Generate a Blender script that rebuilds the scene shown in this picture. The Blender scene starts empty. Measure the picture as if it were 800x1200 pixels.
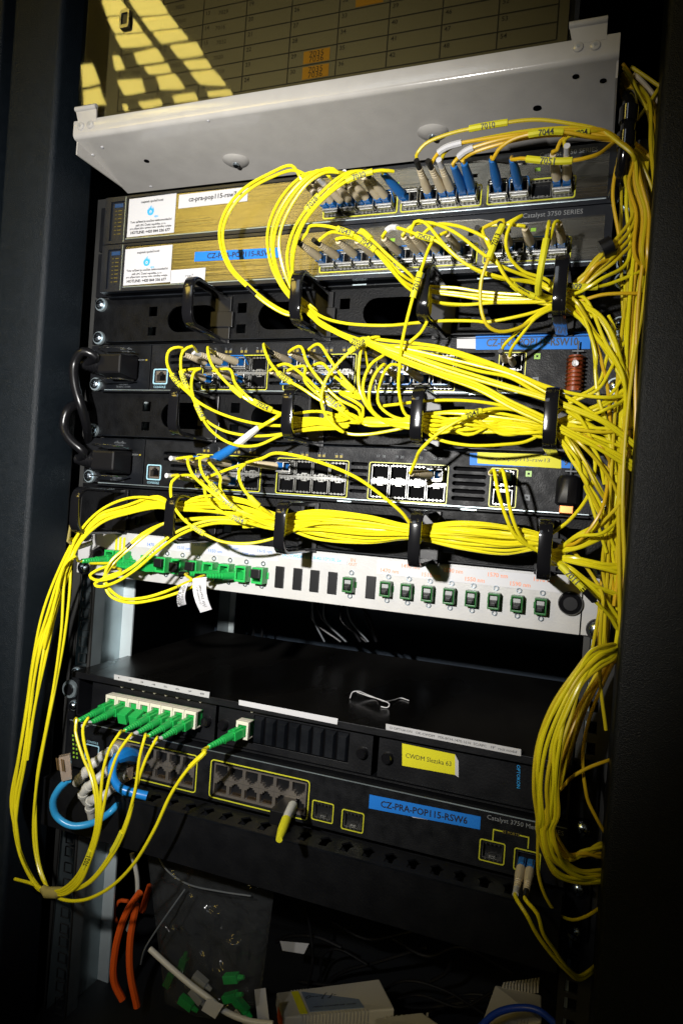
import bpy, bmesh, math, random
from mathutils import Vector, Matrix, noise
from mathutils.geometry import tessellate_polygon
R = math.radians
random.seed(7)
sc = bpy.context.scene
COL = sc.collection
MM = 0.001
LAMP = 12
ADDED_WARM = 8.5
ADDED_PALE = 2.4
U = 44.45

# ---------------------------------------------------------------- camera
CAMP = Vector((223.6, -532.5, -272.6)); YAW, PITCH, ROLL, FPX = .3537, -.0082, .0704, 794.8
_d = Vector((-math.sin(YAW)*math.cos(PITCH), math.cos(YAW)*math.cos(PITCH), math.sin(PITCH)))
_r = _d.cross(Vector((0, 0, 1))).normalized(); _u = _r.cross(_d)
CR = _r*math.cos(ROLL)+_u*math.sin(ROLL); CU = -_r*math.sin(ROLL)+_u*math.cos(ROLL)
cd = bpy.data.cameras.new('camera'); cam = bpy.data.objects.new('camera', cd); COL.objects.link(cam)
m = Matrix((CR, CU, -_d)).transposed().to_4x4(); m.translation = CAMP*MM
cam.matrix_world = m
cd.sensor_fit = 'VERTICAL'; cd.sensor_height = 36; cd.lens = FPX/1200*36
cd.clip_start = .01; cd.clip_end = 50
sc.camera = cam

# ---------------------------------------------------------------- world, lamps, exposure
w = bpy.data.worlds.new('World'); sc.world = w; w.use_nodes = True
w.node_tree.nodes['Background'].inputs[0].default_value = (.55, .65, .9, 1)
w.node_tree.nodes['Background'].inputs[1].default_value = .003
sc.view_settings.view_transform = 'Standard'; sc.view_settings.look = 'None'
sc.view_settings.exposure = 0; sc.view_settings.gamma = 1

def spot(name, loc, target, watts, size, angle, blend, color):
    l = bpy.data.lights.new(name, 'SPOT'); l.energy = watts; l.shadow_soft_size = size
    l.spot_size = R(angle); l.spot_blend = blend; l.color = color
    o = bpy.data.objects.new(name, l); COL.objects.link(o); o.location = Vector(loc)*MM
    o.rotation_euler = (Vector(target)-Vector(loc)).to_track_quat('-Z', 'Y').to_euler(); return o
# the camera's flash, held upright and to the left of the lens
spot('camera_flash', (20, -600, -170), (-105, 0, -215), 34, .010, 86, 1.0, (1, .975, .94))

sc.cycles.max_bounces = 6; sc.cycles.diffuse_bounces = 3; sc.cycles.glossy_bounces = 3
sc.cycles.transmission_bounces = 4; sc.cycles.transparent_max_bounces = 8
sc.cycles.use_denoising = True
sc.cycles.sample_clamp_indirect = 4

# ---------------------------------------------------------------- helpers
def at(px, py, y):
    """point in the plane Y=y (mm) that the photograph shows at this pixel (800x1200)"""
    v = _d + CR*((px-400)/FPX) - CU*((py-600)/FPX)
    return CAMP + v*((y-CAMP.y)/v.y)

def rgb(h):
    return tuple(((int(h[i:i+2], 16)/255)**2.2) for i in (0, 2, 4))

MATS = {}
def mat(name, color, rough=.5, metal=0, spec=.5, bump=0, bscale=200, stretch=(1, 1, 1), var=0, coat=0, emit=0, trans=0, alpha=1, aniso=0):
    m = bpy.data.materials.new(name); m.use_nodes = True; nt = m.node_tree; b = nt.nodes['Principled BSDF']
    b.inputs['Base Color'].default_value = (*color, 1); b.inputs['Roughness'].default_value = rough
    b.inputs['Metallic'].default_value = metal; b.inputs['Specular IOR Level'].default_value = spec
    b.inputs['Coat Weight'].default_value = coat; b.inputs['Coat Roughness'].default_value = .08
    b.inputs['Transmission Weight'].default_value = trans; b.inputs['Alpha'].default_value = alpha
    if emit:
        b.inputs['Emission Color'].default_value = (*color, 1); b.inputs['Emission Strength'].default_value = emit
    if bump or var:
        tc = nt.nodes.new('ShaderNodeTexCoord'); mp = nt.nodes.new('ShaderNodeMapping')
        mp.inputs['Scale'].default_value = stretch
        no = nt.nodes.new('ShaderNodeTexNoise'); no.inputs['Scale'].default_value = bscale; no.inputs['Detail'].default_value = 3
        nt.links.new(tc.outputs['Object'], mp.inputs[0]); nt.links.new(mp.outputs[0], no.inputs['Vector'])
        if bump:
            bp = nt.nodes.new('ShaderNodeBump'); bp.inputs['Strength'].default_value = bump; bp.inputs['Distance'].default_value = .0006
            nt.links.new(no.outputs[0], bp.inputs['Height']); nt.links.new(bp.outputs[0], b.inputs['Normal'])
        if var:
            n2 = nt.nodes.new('ShaderNodeTexNoise'); n2.inputs['Scale'].default_value = bscale*.12; n2.inputs['Detail'].default_value = 4
            nt.links.new(mp.outputs[0], n2.inputs['Vector'])
            mr = nt.nodes.new('ShaderNodeMapRange'); mr.inputs['From Min'].default_value = .3; mr.inputs['From Max'].default_value = .7
            mr.inputs['To Min'].default_value = 1-var; mr.inputs['To Max'].default_value = 1+var
            nt.links.new(n2.outputs[0], mr.inputs['Value'])
            mx = nt.nodes.new('ShaderNodeVectorMath'); mx.operation = 'SCALE'; mx.inputs[0].default_value = color
            nt.links.new(mr.outputs[0], mx.inputs['Scale']); nt.links.new(mx.outputs[0], b.inputs['Base Color'])
            m2 = nt.nodes.new('ShaderNodeMath'); m2.operation = 'MULTIPLY'; m2.inputs[1].default_value = rough
            nt.links.new(mr.outputs[0], m2.inputs[0]); nt.links.new(m2.outputs[0], b.inputs['Roughness'])
    MATS[name] = m; return m

mat('charcoal', (.0052, .0058, .0072), .5, spec=.22, bump=.4, bscale=900, var=.25)
mat('organiser', (.0028, .003, .0036), .5, spec=.16, bump=.5, bscale=900, var=.2)
mat('charcoal_smooth', (.004, .005, .007), .45, spec=.2, bump=.15, bscale=300, var=.3)
mat('bezel', (.007, .009, .014), .35, bump=.1, bscale=300, var=.2)
mat('black_sheet', (.0038, .0042, .0055), .45, spec=.35, bump=.25, bscale=500, var=.12)
mat('shelf_top', (.0055, .005, .0045), .36, spec=.4, bump=.2, bscale=60, var=.8, stretch=(1, .35, 1))
mat('black_plastic', (.005, .005, .006), .36, spec=.4)
mat('ring_plastic', (.006, .006, .007), .12, coat=.5)
mat('void', (.0015, .0015, .002), .7, spec=.05)
mat('cabinet', (.006, .007, .009), .6, bump=.2, bscale=80)
mat('rear_blue', (.035, .055, .085), .55, var=.3, bscale=20)
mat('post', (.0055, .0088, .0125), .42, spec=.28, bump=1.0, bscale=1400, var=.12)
mat('post_shaded', (.0035, .0045, .005), .42, spec=.3, bump=1.0, bscale=1400, var=.12)  # darker copy of post: the right side's weaker light is put into its colour
mat('tray', (.43, .415, .39), .17, bump=.12, bscale=500, var=.05, coat=.3)
mat('steel', (.24, .23, .20), .27, metal=1, bump=.26, bscale=420, stretch=(.04, 1, 1.3), var=.07)
mat('cage_metal', (.27, .27, .26), .38, metal=1, bump=.12, bscale=300, var=.2)
mat('steel_bright', (.62, .62, .61), .26, metal=1, bump=.3, bscale=300)
mat('galvanised', (.42, .50, .53), .38, metal=.8, bump=.25, bscale=90, var=.25)
mat('galvanised_light', (.78, .88, .90), .42, metal=.45, bump=.15, bscale=90, var=.12)
mat('rail_dark', (.06, .06, .058), .45, metal=.6, bump=.2, bscale=90, var=.3)  # dark grey flange, with the shade at the rail's top put into the colour
mat('screw', (.62, .72, .80), .22, metal=1, bump=.2, bscale=500)
mat('white_panel', (.46, .456, .448), .35, bump=.2, bscale=600, var=.04)
mat('paper', (.52, .52, .54), .55, var=.02, bscale=60)
mat('paper_grey', (.45, .45, .46), .5, var=.1, bscale=60)
mat('blue_tape', (.015, .17, .60), .5, spec=.2)
mat('yellow_tape', (.62, .58, .02), .5, spec=.2)
mat('yellow_line', (.52, .52, .03), .4)
mat('blue_line', (.30, .52, .62), .4)
mat('ink', (.012, .012, .016), .5)
mat('ink_blue', (.03, .28, .60), .5)
mat('ink_sky', (.10, .42, .72), .5)
mat('ink_pale', (.10, .22, .60), .5)
mat('ink_orange', (.78, .27, .14), .5)
mat('ink_white', (.20, .21, .22), .5)
mat('badge_blue', (.006, .04, .12), .4)
mat('legend_brown', (.10, .075, .012), .5)
mat('ink_dim', (.10, .11, .12), .5)
mat('logo_blue', (.03, .35, .80), .4)
mat('yellow', (.68, .59, .011), .27, bump=.12, bscale=250, var=.04)
mat('yellow_deep', (.56, .44, .010), .36, bump=.12, bscale=250, var=.05)
mat('orange_yellow', (.60, .38, .010), .36, bump=.12, bscale=250, var=.05)  # older orange jackets, with warm light on the upper right cables put in
mat('beige', (.60, .51, .35), .42, bump=.2, bscale=300, var=.08)
mat('lc_blue', (.012, .14, .45), .3)
mat('boot_blue', (.012, .13, .42), .32)
mat('green', (.015, .36, .07), .3, var=.08, bscale=200)
mat('green_dark', (.012, .11, .02), .32)
mat('adaptor_cream', (.66, .63, .52), .4)
mat('dust_grey', (.30, .31, .31), .35)
mat('grey_cable', (.50, .49, .45), .4, var=.1, bscale=100)
mat('blue_cable', (.01, .20, .60), .32)
mat('navy_cable', (.01, .05, .45), .4)
mat('orange_cable', (.72, .10, .012), .4)
mat('sky_cable', (.03, .30, .62), .3)
mat('black_cable', (.005, .005, .006), .3, spec=.4)
mat('rj_metal', (.30, .27, .24), .38, metal=.8)
mat('gold', (.75, .48, .2), .3, metal=1)
mat('copper', (.95, .34, .12), .3, metal=1)
mat('dull_brown', (.22, .045, .015), .4)
mat('beige_box', (.42, .40, .35), .5, bump=.2, bscale=400)
mat('blue_grey', (.14, .18, .25), .45)
mat('red_orange', (.6, .10, .02), .4)
mat('board_paper', (.115, .108, .078), .55, var=.05, bscale=30)
mat('amber', (.30, .15, .01), .5)
mat('led_green', (.22, .42, .03), .4)
mat('led_yellow', (.22, .17, .015), .5)
mat('clear', (.9, .9, .9), .04, trans=1.0)
mat('clear_plug', (.62, .50, .40), .1, trans=.6)
mat('tie_film', (.30, .25, .08), .25)

class MB:
    def __init__(s): s.v = []; s.f = []
    def add(s, vs, fs):
        n = len(s.v); s.v += [tuple(v) for v in vs]; s.f += [tuple(i+n for i in f) for f in fs]; return s
    def box(s, x0, x1, y0, y1, z0, z1):
        vs = [(x, y, z) for z in (z0, z1) for y in (y0, y1) for x in (x0, x1)]
        return s.add(vs, [(0, 2, 3, 1), (4, 5, 7, 6), (0, 1, 5, 4), (2, 6, 7, 3), (0, 4, 6, 2), (1, 3, 7, 5)])
    def hexa(s, p):   # 8 points: 4 back (ccw) + 4 front
        return s.add(p, [(0, 1, 2, 3), (7, 6, 5, 4), (0, 4, 5, 1), (1, 5, 6, 2), (2, 6, 7, 3), (3, 7, 4, 0)])
    def cyl(s, p0, p1, r0, r1=None, n=12):
        r1 = r0 if r1 is None else r1
        return s.tube([p0, p1], [r0, r1], n)
    def tube(s, pts, r, n=8, cap=True, flat=1.0):
        pts = [Vector(p) for p in pts]; N = len(pts)
        rs = r if isinstance(r, (list, tuple)) else [r]*N
        t0 = (pts[1]-pts[0]).normalized()
        a = t0.cross(Vector((0, 0, 1)));
        if a.length < .05: a = t0.cross(Vector((1, 0, 0)))
        a.normalize(); base = len(s.v)
        for i, p in enumerate(pts):
            t = (pts[min(i+1, N-1)]-pts[max(i-1, 0)]).normalized()
            a = (a-t*a.dot(t)).normalized(); b = t.cross(a)
            for k in range(n):
                an = 2*math.pi*k/n
                s.v.append(tuple(p+(a*math.cos(an)+b*math.sin(an)*flat)*rs[i]))
        for i in range(N-1):
            for k in range(n):
                k2 = (k+1) % n
                s.f.append((base+i*n+k, base+i*n+k2, base+(i+1)*n+k2, base+(i+1)*n+k))
        if cap:
            s.f.append(tuple(base+k for k in range(n))[::-1]); s.f.append(tuple(base+(N-1)*n+k for k in range(n)))
        return s
    def prism(s, poly, y0, y1, holes=()):
        """poly and holes are lists of (x, z); front face at y0 (towards the viewer)"""
        loops = [list(poly)]+[list(h) for h in holes]
        flat = [p for l in loops for p in l]
        tris = tessellate_polygon([[Vector((x, z, 0)) for x, z in l] for l in loops])
        n = len(flat)
        vs = [(x, y0, z) for x, z in flat]+[(x, y1, z) for x, z in flat]
        fs = [tuple(t) for t in tris]+[tuple(i+n for i in t)[::-1] for t in tris]
        o = 0
        for l in loops:
            k = len(l)
            for i in range(k):
                j = (i+1) % k; fs.append((o+i, o+j, o+j+n, o+i+n))
            o += k
        return s.add(vs, fs)

def rect(x0, x1, z0, z1): return [(x0, z0), (x1, z0), (x1, z1), (x0, z1)]
def stadium(x0, x1, z0, z1, n=8, r=None):
    h = (z1-z0)/2; r = min(r or h, h); pts = []
    for cx, cz, a0 in ((x1-r, z1-r, 0), (x0+r, z1-r, 90), (x0+r, z0+r, 180), (x1-r, z0+r, 270)):
        for k in range(n+1):
            a = R(a0+90*k/n); p = (cx+r*math.cos(a), cz+r*math.sin(a))
            if not pts or (abs(p[0]-pts[-1][0])+abs(p[1]-pts[-1][1])) > 1e-4: pts.append(p)
    if abs(pts[0][0]-pts[-1][0])+abs(pts[0][1]-pts[-1][1]) < 1e-4: pts.pop()
    return pts

ORIG = {}
def mesh(name, mb, org=Vector((0, 0, 0)), smooth=False, bev=0, material=None):
    me = bpy.data.meshes.new(name)
    me.from_pydata([(Vector(v)-org)*MM for v in mb.v], [], mb.f); me.update()
    if material: me.materials.append(MATS[material])
    bm = bmesh.new(); bm.from_mesh(me); bmesh.ops.recalc_face_normals(bm, faces=bm.faces)
    if bev:
        es = [e for e in bm.edges if len(e.link_faces) == 2 and e.calc_face_angle(0) > .6]
        bmesh.ops.bevel(bm, geom=es, offset=bev*MM, segments=2, profile=.6, affect='EDGES', clamp_overlap=True)
    bm.to_mesh(me); bm.free()
    if smooth:
        for p in me.polygons: p.use_smooth = True
        try: me.set_sharp_from_angle(angle=R(38))
        except Exception: pass
    return me
def tag(o, label=None, cat=None, group=None, kind=None):
    if label: o['label'] = label
    if cat: o['category'] = cat
    if group: o['group'] = group
    if kind: o['kind'] = kind
    return o
def thing(name, label, cat, loc, group=None):
    o = bpy.data.objects.new(name, None); COL.objects.link(o); o.empty_display_size = .005
    o.location = Vector(loc)*MM; ORIG[o] = Vector(loc); return tag(o, label, cat, group)
def obj(name, mb, material, parent=None, smooth=False, bev=0, org=None, label=None):
    if parent is not None: org = ORIG[parent]
    elif org is None:
        xs = [v[0] for v in mb.v]; ys = [v[1] for v in mb.v]; zs = [v[2] for v in mb.v]
        org = Vector(((min(xs)+max(xs))/2, (min(ys)+max(ys))/2, min(zs)))
    o = bpy.data.objects.new(name, mesh(name, mb, Vector(org), smooth, bev, material)); COL.objects.link(o)
    ORIG[o] = Vector(org)
    if parent is not None: o.parent = parent
    else: o.location = Vector(org)*MM
    if label: o['label'] = label
    return o
def inst(name, me, parent, M):
    """M: world matrix with translation in mm"""
    o = bpy.data.objects.new(name, me); COL.objects.link(o)
    M = M.copy()
    if parent is not None:
        par = parent; o.parent = par; org = ORIG[par]
        M.translation = (M.translation-org)*MM
    else: M.translation = M.translation*MM
    o.matrix_local = M; ORIG[o] = Vector(M.translation)/MM + (ORIG[parent] if parent is not None else Vector())
    return o
def copy_thing(root, loc, label=None):
    """copy of a thing with its parts and their sub-parts, meshes shared"""
    c = root.copy(); COL.objects.link(c); c.location = Vector(loc)*MM; ORIG[c] = Vector(loc)
    if label: c['label'] = label
    for ch in root.children:
        d = ch.copy(); COL.objects.link(d); d.parent = c; ORIG[d] = Vector(loc)
        for g in ch.children:
            e = g.copy(); COL.objects.link(e); e.parent = d
    return c

TXT = {}
def text_mesh(s, material, bold=0):
    k = (s, material, bold)
    if k in TXT: return TXT[k]
    c = bpy.data.curves.new('lettering', 'FONT'); c.body = s; c.align_x = 'CENTER'; c.align_y = 'CENTER'
    c.size = 1; c.resolution_u = 2; c.offset = bold
    o = bpy.data.objects.new('tmp', c); COL.objects.link(o)
    bpy.context.view_layer.update()
    me = bpy.data.meshes.new_from_object(o.evaluated_get(bpy.context.evaluated_depsgraph_get()))
    bpy.data.objects.remove(o); me.name = 'lettering'
    me.materials.clear(); me.materials.append(MATS[material])
    xs = [v.co.x for v in me.vertices]; ys = [v.co.y for v in me.vertices]
    r = (me, max(xs)-min(xs), max(ys)-min(ys), (max(xs)+min(xs))/2, (max(ys)+min(ys))/2)
    TXT[k] = r; return r
FRONT = Matrix(((1, 0, 0), (0, 0, -1), (0, 1, 0)))   # text plane facing -Y
def text(s, parent, material, x, y, z, w=None, h=None, rot=0, base=None, bold=0, name='lettering'):
    me, tw, th, cx, cy = text_mesh(s, material, bold)
    if w and h: sx, sy = w/tw, h/th
    elif w: sx = sy = w/tw
    else: sx = sy = h/th
    B = (base or FRONT).to_4x4() @ Matrix.Rotation(rot, 4, 'Z')
    off = B @ Vector((-cx*sx, -cy*sy, 0))
    M = Matrix.Translation(Vector((x, y, z))+off) @ B @ Matrix.Diagonal((sx*MM, sy*MM, MM, 1))
    return inst(name, me, parent, M)

def spline(P, step=3.0):
    P = [Vector(p) for p in P]
    if len(P) == 2: return P
    Q = [P[0]*2-P[1]]+P+[P[-1]*2-P[-2]]; out = []
    for i in range(1, len(Q)-2):
        p0, p1, p2, p3 = Q[i-1], Q[i], Q[i+1], Q[i+2]
        t0 = 0; t1 = t0+max((p1-p0).length, 1e-3)**.5; t2 = t1+max((p2-p1).length, 1e-3)**.5; t3 = t2+max((p3-p2).length, 1e-3)**.5
        n = max(2, min(14, int((p2-p1).length/step)))
        for k in range(n):
            t = t1+(t2-t1)*k/n
            A1 = p0*((t1-t)/(t1-t0))+p1*((t-t0)/(t1-t0)); A2 = p1*((t2-t)/(t2-t1))+p2*((t-t1)/(t2-t1)); A3 = p2*((t3-t)/(t3-t2))+p3*((t-t2)/(t3-t2))
            B1 = A1*((t2-t)/(t2-t0))+A2*((t-t0)/(t2-t0)); B2 = A2*((t3-t)/(t3-t1))+A3*((t-t1)/(t3-t1))
            out.append(B1*((t2-t)/(t2-t1))+B2*((t-t1)/(t2-t1)))
    out.append(P[-1]); return out

# ================================================================ cabinet (the setting)
def struct(name, mb, material, **k):
    o = obj(name, mb, material, **k); o['kind'] = 'structure'; return o
struct('cabinet_rear_wall', MB().box(-330, 330, 420, 424, -900, 300), 'rear_blue')
struct('cabinet_side_wall', MB().box(-334, -330, -60, 420, -900, 300), 'cabinet')
struct('cabinet_side_wall', MB().box(330, 334, -60, 420, -900, 300), 'cabinet')
struct('cabinet_floor', MB().box(-334, 334, -60, 424, -796, -790), 'cabinet')
struct('cabinet_roof', MB().box(-334, 334, -60, 424, 300, 304), 'cabinet')

# front frame posts, rounded sheet steel
def post(x0, x1, y0, y1, r, z0=-900, z1=300):
    pts = []
    for cx, cy, a0 in ((x1-r, y1-r, 0), (x0+r, y1-r, 90), (x0+r, y0+r, 180), (x1-r, y0+r, 270)):
        for k in range(6):
            a = R(a0+90*k/5); pts.append((cx+r*math.cos(a), cy+r*math.sin(a)))
    b = MB(); n = len(pts)
    b.add([(x, y, z0) for x, y in pts]+[(x, y, z1) for x, y in pts], [(i, (i+1) % n, (i+1) % n+n, i+n) for i in range(n)]+[tuple(range(n))[::-1], tuple(range(n, 2*n))])
    return b
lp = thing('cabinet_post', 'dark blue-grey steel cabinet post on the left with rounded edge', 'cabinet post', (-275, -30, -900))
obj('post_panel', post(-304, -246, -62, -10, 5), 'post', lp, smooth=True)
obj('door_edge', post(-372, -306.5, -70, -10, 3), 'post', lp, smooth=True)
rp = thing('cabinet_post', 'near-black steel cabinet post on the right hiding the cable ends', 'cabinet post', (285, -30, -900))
obj('post_panel', post(245.5, 330, -66, -10, 4), 'post_shaded', rp, smooth=True)
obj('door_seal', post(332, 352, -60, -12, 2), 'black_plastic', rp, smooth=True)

# rack rails with square holes
def rail(side, label, z0, z1):
    x0, x1 = (-250, -223.5) if side < 0 else (223.5, 250)
    t = thing('rack_rail', label, 'rack rail', ((x0+x1)/2, 2, z0))
    holes = []
    zz = 2*U
    while zz > z0+10:
        for d in (6.35, 22.2, 38.1):
            z = zz-d
            if z0+8 < z < z1-8: holes.append(rect(side*232.6-4.6, side*232.6+4.6, z-4.6, z+4.6))
        zz -= U
    b = MB().prism(rect(x0, x1, z0, z1), 3, 5.2, holes)
    obj('hole_flange', b, 'rail_dark', t)
    xi = -231.5 if side < 0 else 230
    ob = MB().box(x0 if side < 0 else x1-2, (x0+2) if side < 0 else x1, 5.2, 62, z0, z1)
    ob.box(xi-1, xi+1, 5.3, 60, z0, z1) if side > 0 else ob.box(-224.8, -223.6, 5.3, 20, z0, z1)
    obj('side_web', ob, 'galvanised', t)
    return t
rl = rail(-1, 'galvanised rack rail with square holes on the left side', -880, 10)
obj('inner_web', MB().box(-234, -232.5, 20, 62, -880, 10), 'galvanised', rl)
obj('return_flange', MB().box(-232.5, -219, 60, 62, -880, 10), 'galvanised_light', rl)
rr = rail(1, 'galvanised rack rail with square holes on the right side', -880, 10)
t = thing('rear_rail', 'narrow galvanised upright deep inside the rack gap', 'rear upright', (-240, 300, -880))
obj('web', MB().box(-256, -239, 300, 302, -880, 200), 'galvanised', t)
obj('flange', MB().box(-237, -229, 297, 299, -880, 200), 'galvanised_light', t)
t = thing('rear_rail', 'dark slotted upright behind the gap on the left', 'rear upright', (-205, 330, -880))
obj('web', MB().prism(rect(-216, -200, -880, 200), 330, 332, [rect(-211, -206, z, z+9) for z in range(-860, 190, 16)]), 'black_sheet', t)

# screws with washers
sb = MB().cyl((0, 0, 0), (0, -2.2, 0), 6.6, 6.2, 20)
sh = MB().tube([(0, -2.2, 0), (0, -3.4, 0), (0, -4.8, 0), (0, -5.4, 0)], [4.9, 4.9, 3.6, 1.6], 16)
sr = MB().box(-2.6, 2.6, -5.75, -5.2, -.45, .45).box(-.45, .45, -5.78, -5.2, -2.6, 2.6)
wash_me = mesh('washer', sb, smooth=True, material='black_plastic'); head_me = mesh('screw_head', sh, smooth=True, material='screw')
rec_me = mesh('cross_recess', sr, material='void'); wash2 = mesh('washer', sb, smooth=True, material='galvanised')
def screw(x, z, label, y=-1.8, big=1, washer=wash_me):
    t = thing('rack_screw', label, 'screw', (x, y, z), 'screws fixing the units to the rails')
    M = Matrix.Translation((x, y, z)) @ Matrix.Rotation(random.uniform(-.6, .6), 4, 'Y') @ Matrix.Diagonal((big, 1, big, 1))
    inst('washer', washer, t, M); inst('screw_head', head_me, t, M); inst('cross_recess', rec_me, t, M)
names = {.86: 'beside the upper steel switch', 1.86: 'beside the lower steel switch', 2.14: 'at the top of the upper cable organiser', 2.86: 'at the bottom of the upper cable organiser', 3.14: 'at the top of the upper charcoal switch',
         3.86: 'at the bottom of the upper charcoal switch', 4.14: 'at the top of the middle cable organiser', 4.86: 'at the bottom of the middle cable organiser', 5.14: 'at the top of the lower charcoal switch', 5.86: 'at the bottom of the lower charcoal switch',
         6.86: 'at the bottom of the lower cable organiser', 7.14: 'at the top of the white panel', 7.86: 'at the bottom of the white panel',
         10.14: 'at the top of the adaptor chassis', 10.86: 'at the bottom of the adaptor chassis', 11.14: 'at the top of the lowest switch',
         12.14: 'at the top of the dark duct', 12.86: 'at the bottom of the dark duct'}
for u in (2.14, 2.86, 3.86, 4.86, 5.86, 7.14, 7.86, 10.14, 10.86):
    screw(-232.6, -u*U, 'left-hand cross-head screw '+names[u], big=1.0 if u < 9 else .8, washer=wash_me if 7 < u < 8 else wash2)
for u in (.86, 1.86, 2.14, 2.86, 3.14, 3.86, 4.14, 4.86, 5.86, 6.86, 7.86, 11.14, 12.14, 12.86):
    screw(232.6, -u*U, 'right-hand cross-head screw '+names[u], washer=wash_me if u > 7 else wash2, big=1.25 if u == 7.86 else 1)
t = thing('rack_screw', 'large dark flat bolt beside the adaptor chassis', 'screw', (-238, -4, -10.5*U), 'screws fixing the units to the rails')
M = Matrix.Translation((-238, -3, -10.52*U)) @ Matrix.Diagonal((1.35, 1, 1.35, 1))
inst('washer', wash2, t, M); inst('screw_head', wash_me, t, M @ Matrix.Translation((0, -2, 0)) @ Matrix.Diagonal((.6, 1, .6, 1)))

# ================================================================ shared port and module meshes
def cage_mb(w, h, dep, t=.5):
    b = MB(); b.box(-w/2, w/2, 0, dep, h/2-t, h/2); b.box(-w/2, w/2, 0, dep, -h/2, -h/2+t)
    b.box(-w/2, -w/2+t, 0, dep, -h/2+t, h/2-t); b.box(w/2-t, w/2, 0, dep, -h/2+t, h/2-t); return b
cage_me = mesh('sfp_cage', cage_mb(14.4, 11.6, 24), material='cage_metal')
b = MB().box(-6.6, 6.6, 9, 10, -5.2, 5.2); plugb_me = mesh('cage_back', b, material='void')
b = MB()
for k in range(4): b.box(-5.2+k*3.1, -4.2+k*3.1, -.6, .8, 4.7, 6.4); b.box(-5.2+k*3.1, -4.2+k*3.1, -.6, .8, -6.4, -4.7)
b.box(-2.5, 2.5, 1.5, 4, -4.8, -3.9)
finger_me = mesh('spring_fingers', b, material='cage_metal')
rj = MB().prism(rect(-6.9, 6.9, -6.5, 6.5), 0, 8, [[(-5.6, -4.6), (5.6, -4.6), (5.6, 2.6), (3.4, 2.6), (3.4, 4.2), (1.8, 4.2), (1.8, 5.6), (-1.8, 5.6), (-1.8, 4.2), (-3.4, 4.2), (-3.4, 2.6), (-5.6, 2.6)]])
rj_me = mesh('jack', rj, material='rj_metal')
rj2 = MB().box(-5.7, 5.7, 9, 10, -6, 6); rjb_me = mesh('jack_back', rj2, material='void')
g = MB()
for k in range(8): g.tube([(-3.6+k*1.03, 1.5, -4.3), (-3.6+k*1.03, 8.5, -1.2)], .22, 4)
rjg_me = mesh('contacts', g, material='gold')
FLIP = Matrix.Rotation(math.pi, 4, 'Y')

# pluggable optical transceiver, mouth facing -Y, origin at the cage mouth
sf = MB().prism(rect(-6.7, 6.7, -4.6, 4.6), -8.5, 6, [rect(-6, -.35, -3.2, 3.4), rect(.35, 6, -3.2, 3.4)])
sf.box(-6.4, 6.4, -9.6, -7.8, 4.6, 5.5).box(-5.5, 5.5, -6, -1, -5.6, -4.5)
sfp_shell = mesh('shell', sf, bev=.25, material='cage_metal')
sfp_bore = mesh('bores', MB().box(-6.3, 6.3, 1, 2, -4, 4).box(-4.3, -2, -3, 0, -1, 1).box(2, 4.3, -3, 0, -1, 1), material='black_plastic')
bl = MB().tube([(-6.9, -3, -1), (-6.9, -10.5, 4.0), (-6.3, -11.6, 4.9), (6.3, -11.6, 4.9), (6.9, -10.5, 4.0), (6.9, -3, -1)], .55, 6)
bail_blue = mesh('bail', bl, material='boot_blue'); bail_black = mesh('bail', bl, material='black_plastic'); bail_steel = mesh('bail', bl, material='steel_bright')
sfp_label = mesh('print_label', MB().box(-4.8, 4.8, -7.5, 3, 4.62, 4.8), material='paper_grey')
def sfp(x, y, z, label, bail=bail_steel, flip=False, grp='transceivers in the switch ports'):
    t = thing('optical_transceiver', label, 'transceiver', (x, y, z), grp)
    M = Matrix.Translation((x, y, z))
    if flip: M = M @ FLIP
    inst('shell', sfp_shell, t, M); inst('bores', sfp_bore, t, M); inst('bail', bail, t, M); inst('print_label', sfp_label, t, M)
    return t

def outline(parent, x0, x1, z0, z1, y, th=.7, material='yellow_line', ears=0, name='port_outline'):
    o = stadium(x0, x1, z0, z1, 3, 1.6); i = stadium(x0+th, x1-th, z0+th, z1-th, 3, 1.2)
    return obj(name, MB().prism(o, y-.35, y-.02, [i]), material, parent)

# ================================================================ steel-fronted switches (two, on top)
YA = -18.0
def sticker(parent, x0, x1, z0, z1, y, material, shear=0, name='sticker', t=.3, label=None):
    b = MB().add([(x0, y, z0), (x1, y, z0+shear), (x1, y, z1+shear), (x0, y, z1), (x0, y-t, z0), (x1, y-t, z0+shear), (x1, y-t, z1+shear), (x0, y-t, z1)],
                 [(0, 1, 2, 3), (7, 6, 5, 4), (0, 4, 5, 1), (1, 5, 6, 2), (2, 6, 7, 3), (3, 7, 4, 0)])
    return obj(name, b, material, parent, label=label)
def flame(parent, x, y, z, s):
    b = MB(); P = [(0, -1), (.55, -.85), (.82, -.3), (.78, .25), (.5, .72), (.45, .3), (.22, .5), (.12, 1.1), (-.1, .75), (-.2, .4), (-.42, .85), (-.5, .35), (-.78, .2), (-.82, -.3), (-.55, -.85)]
    b.prism([(x+p*s, z+q*s) for p, q in P][::-1], y-.1, y, [[(x+.3*s*math.cos(a), z-.25*s+.34*s*math.sin(a)) for a in [k*math.pi/5 for k in range(10)]]])
    obj('emblem', b, 'logo_blue', parent)
    obj('emblem_dot', MB().prism([(x+.13*s*math.cos(a), z-.3*s+.16*s*math.sin(a)) for a in [k*math.pi/4 for k in range(8)]], y-.1, y), 'logo_blue', parent)
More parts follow.
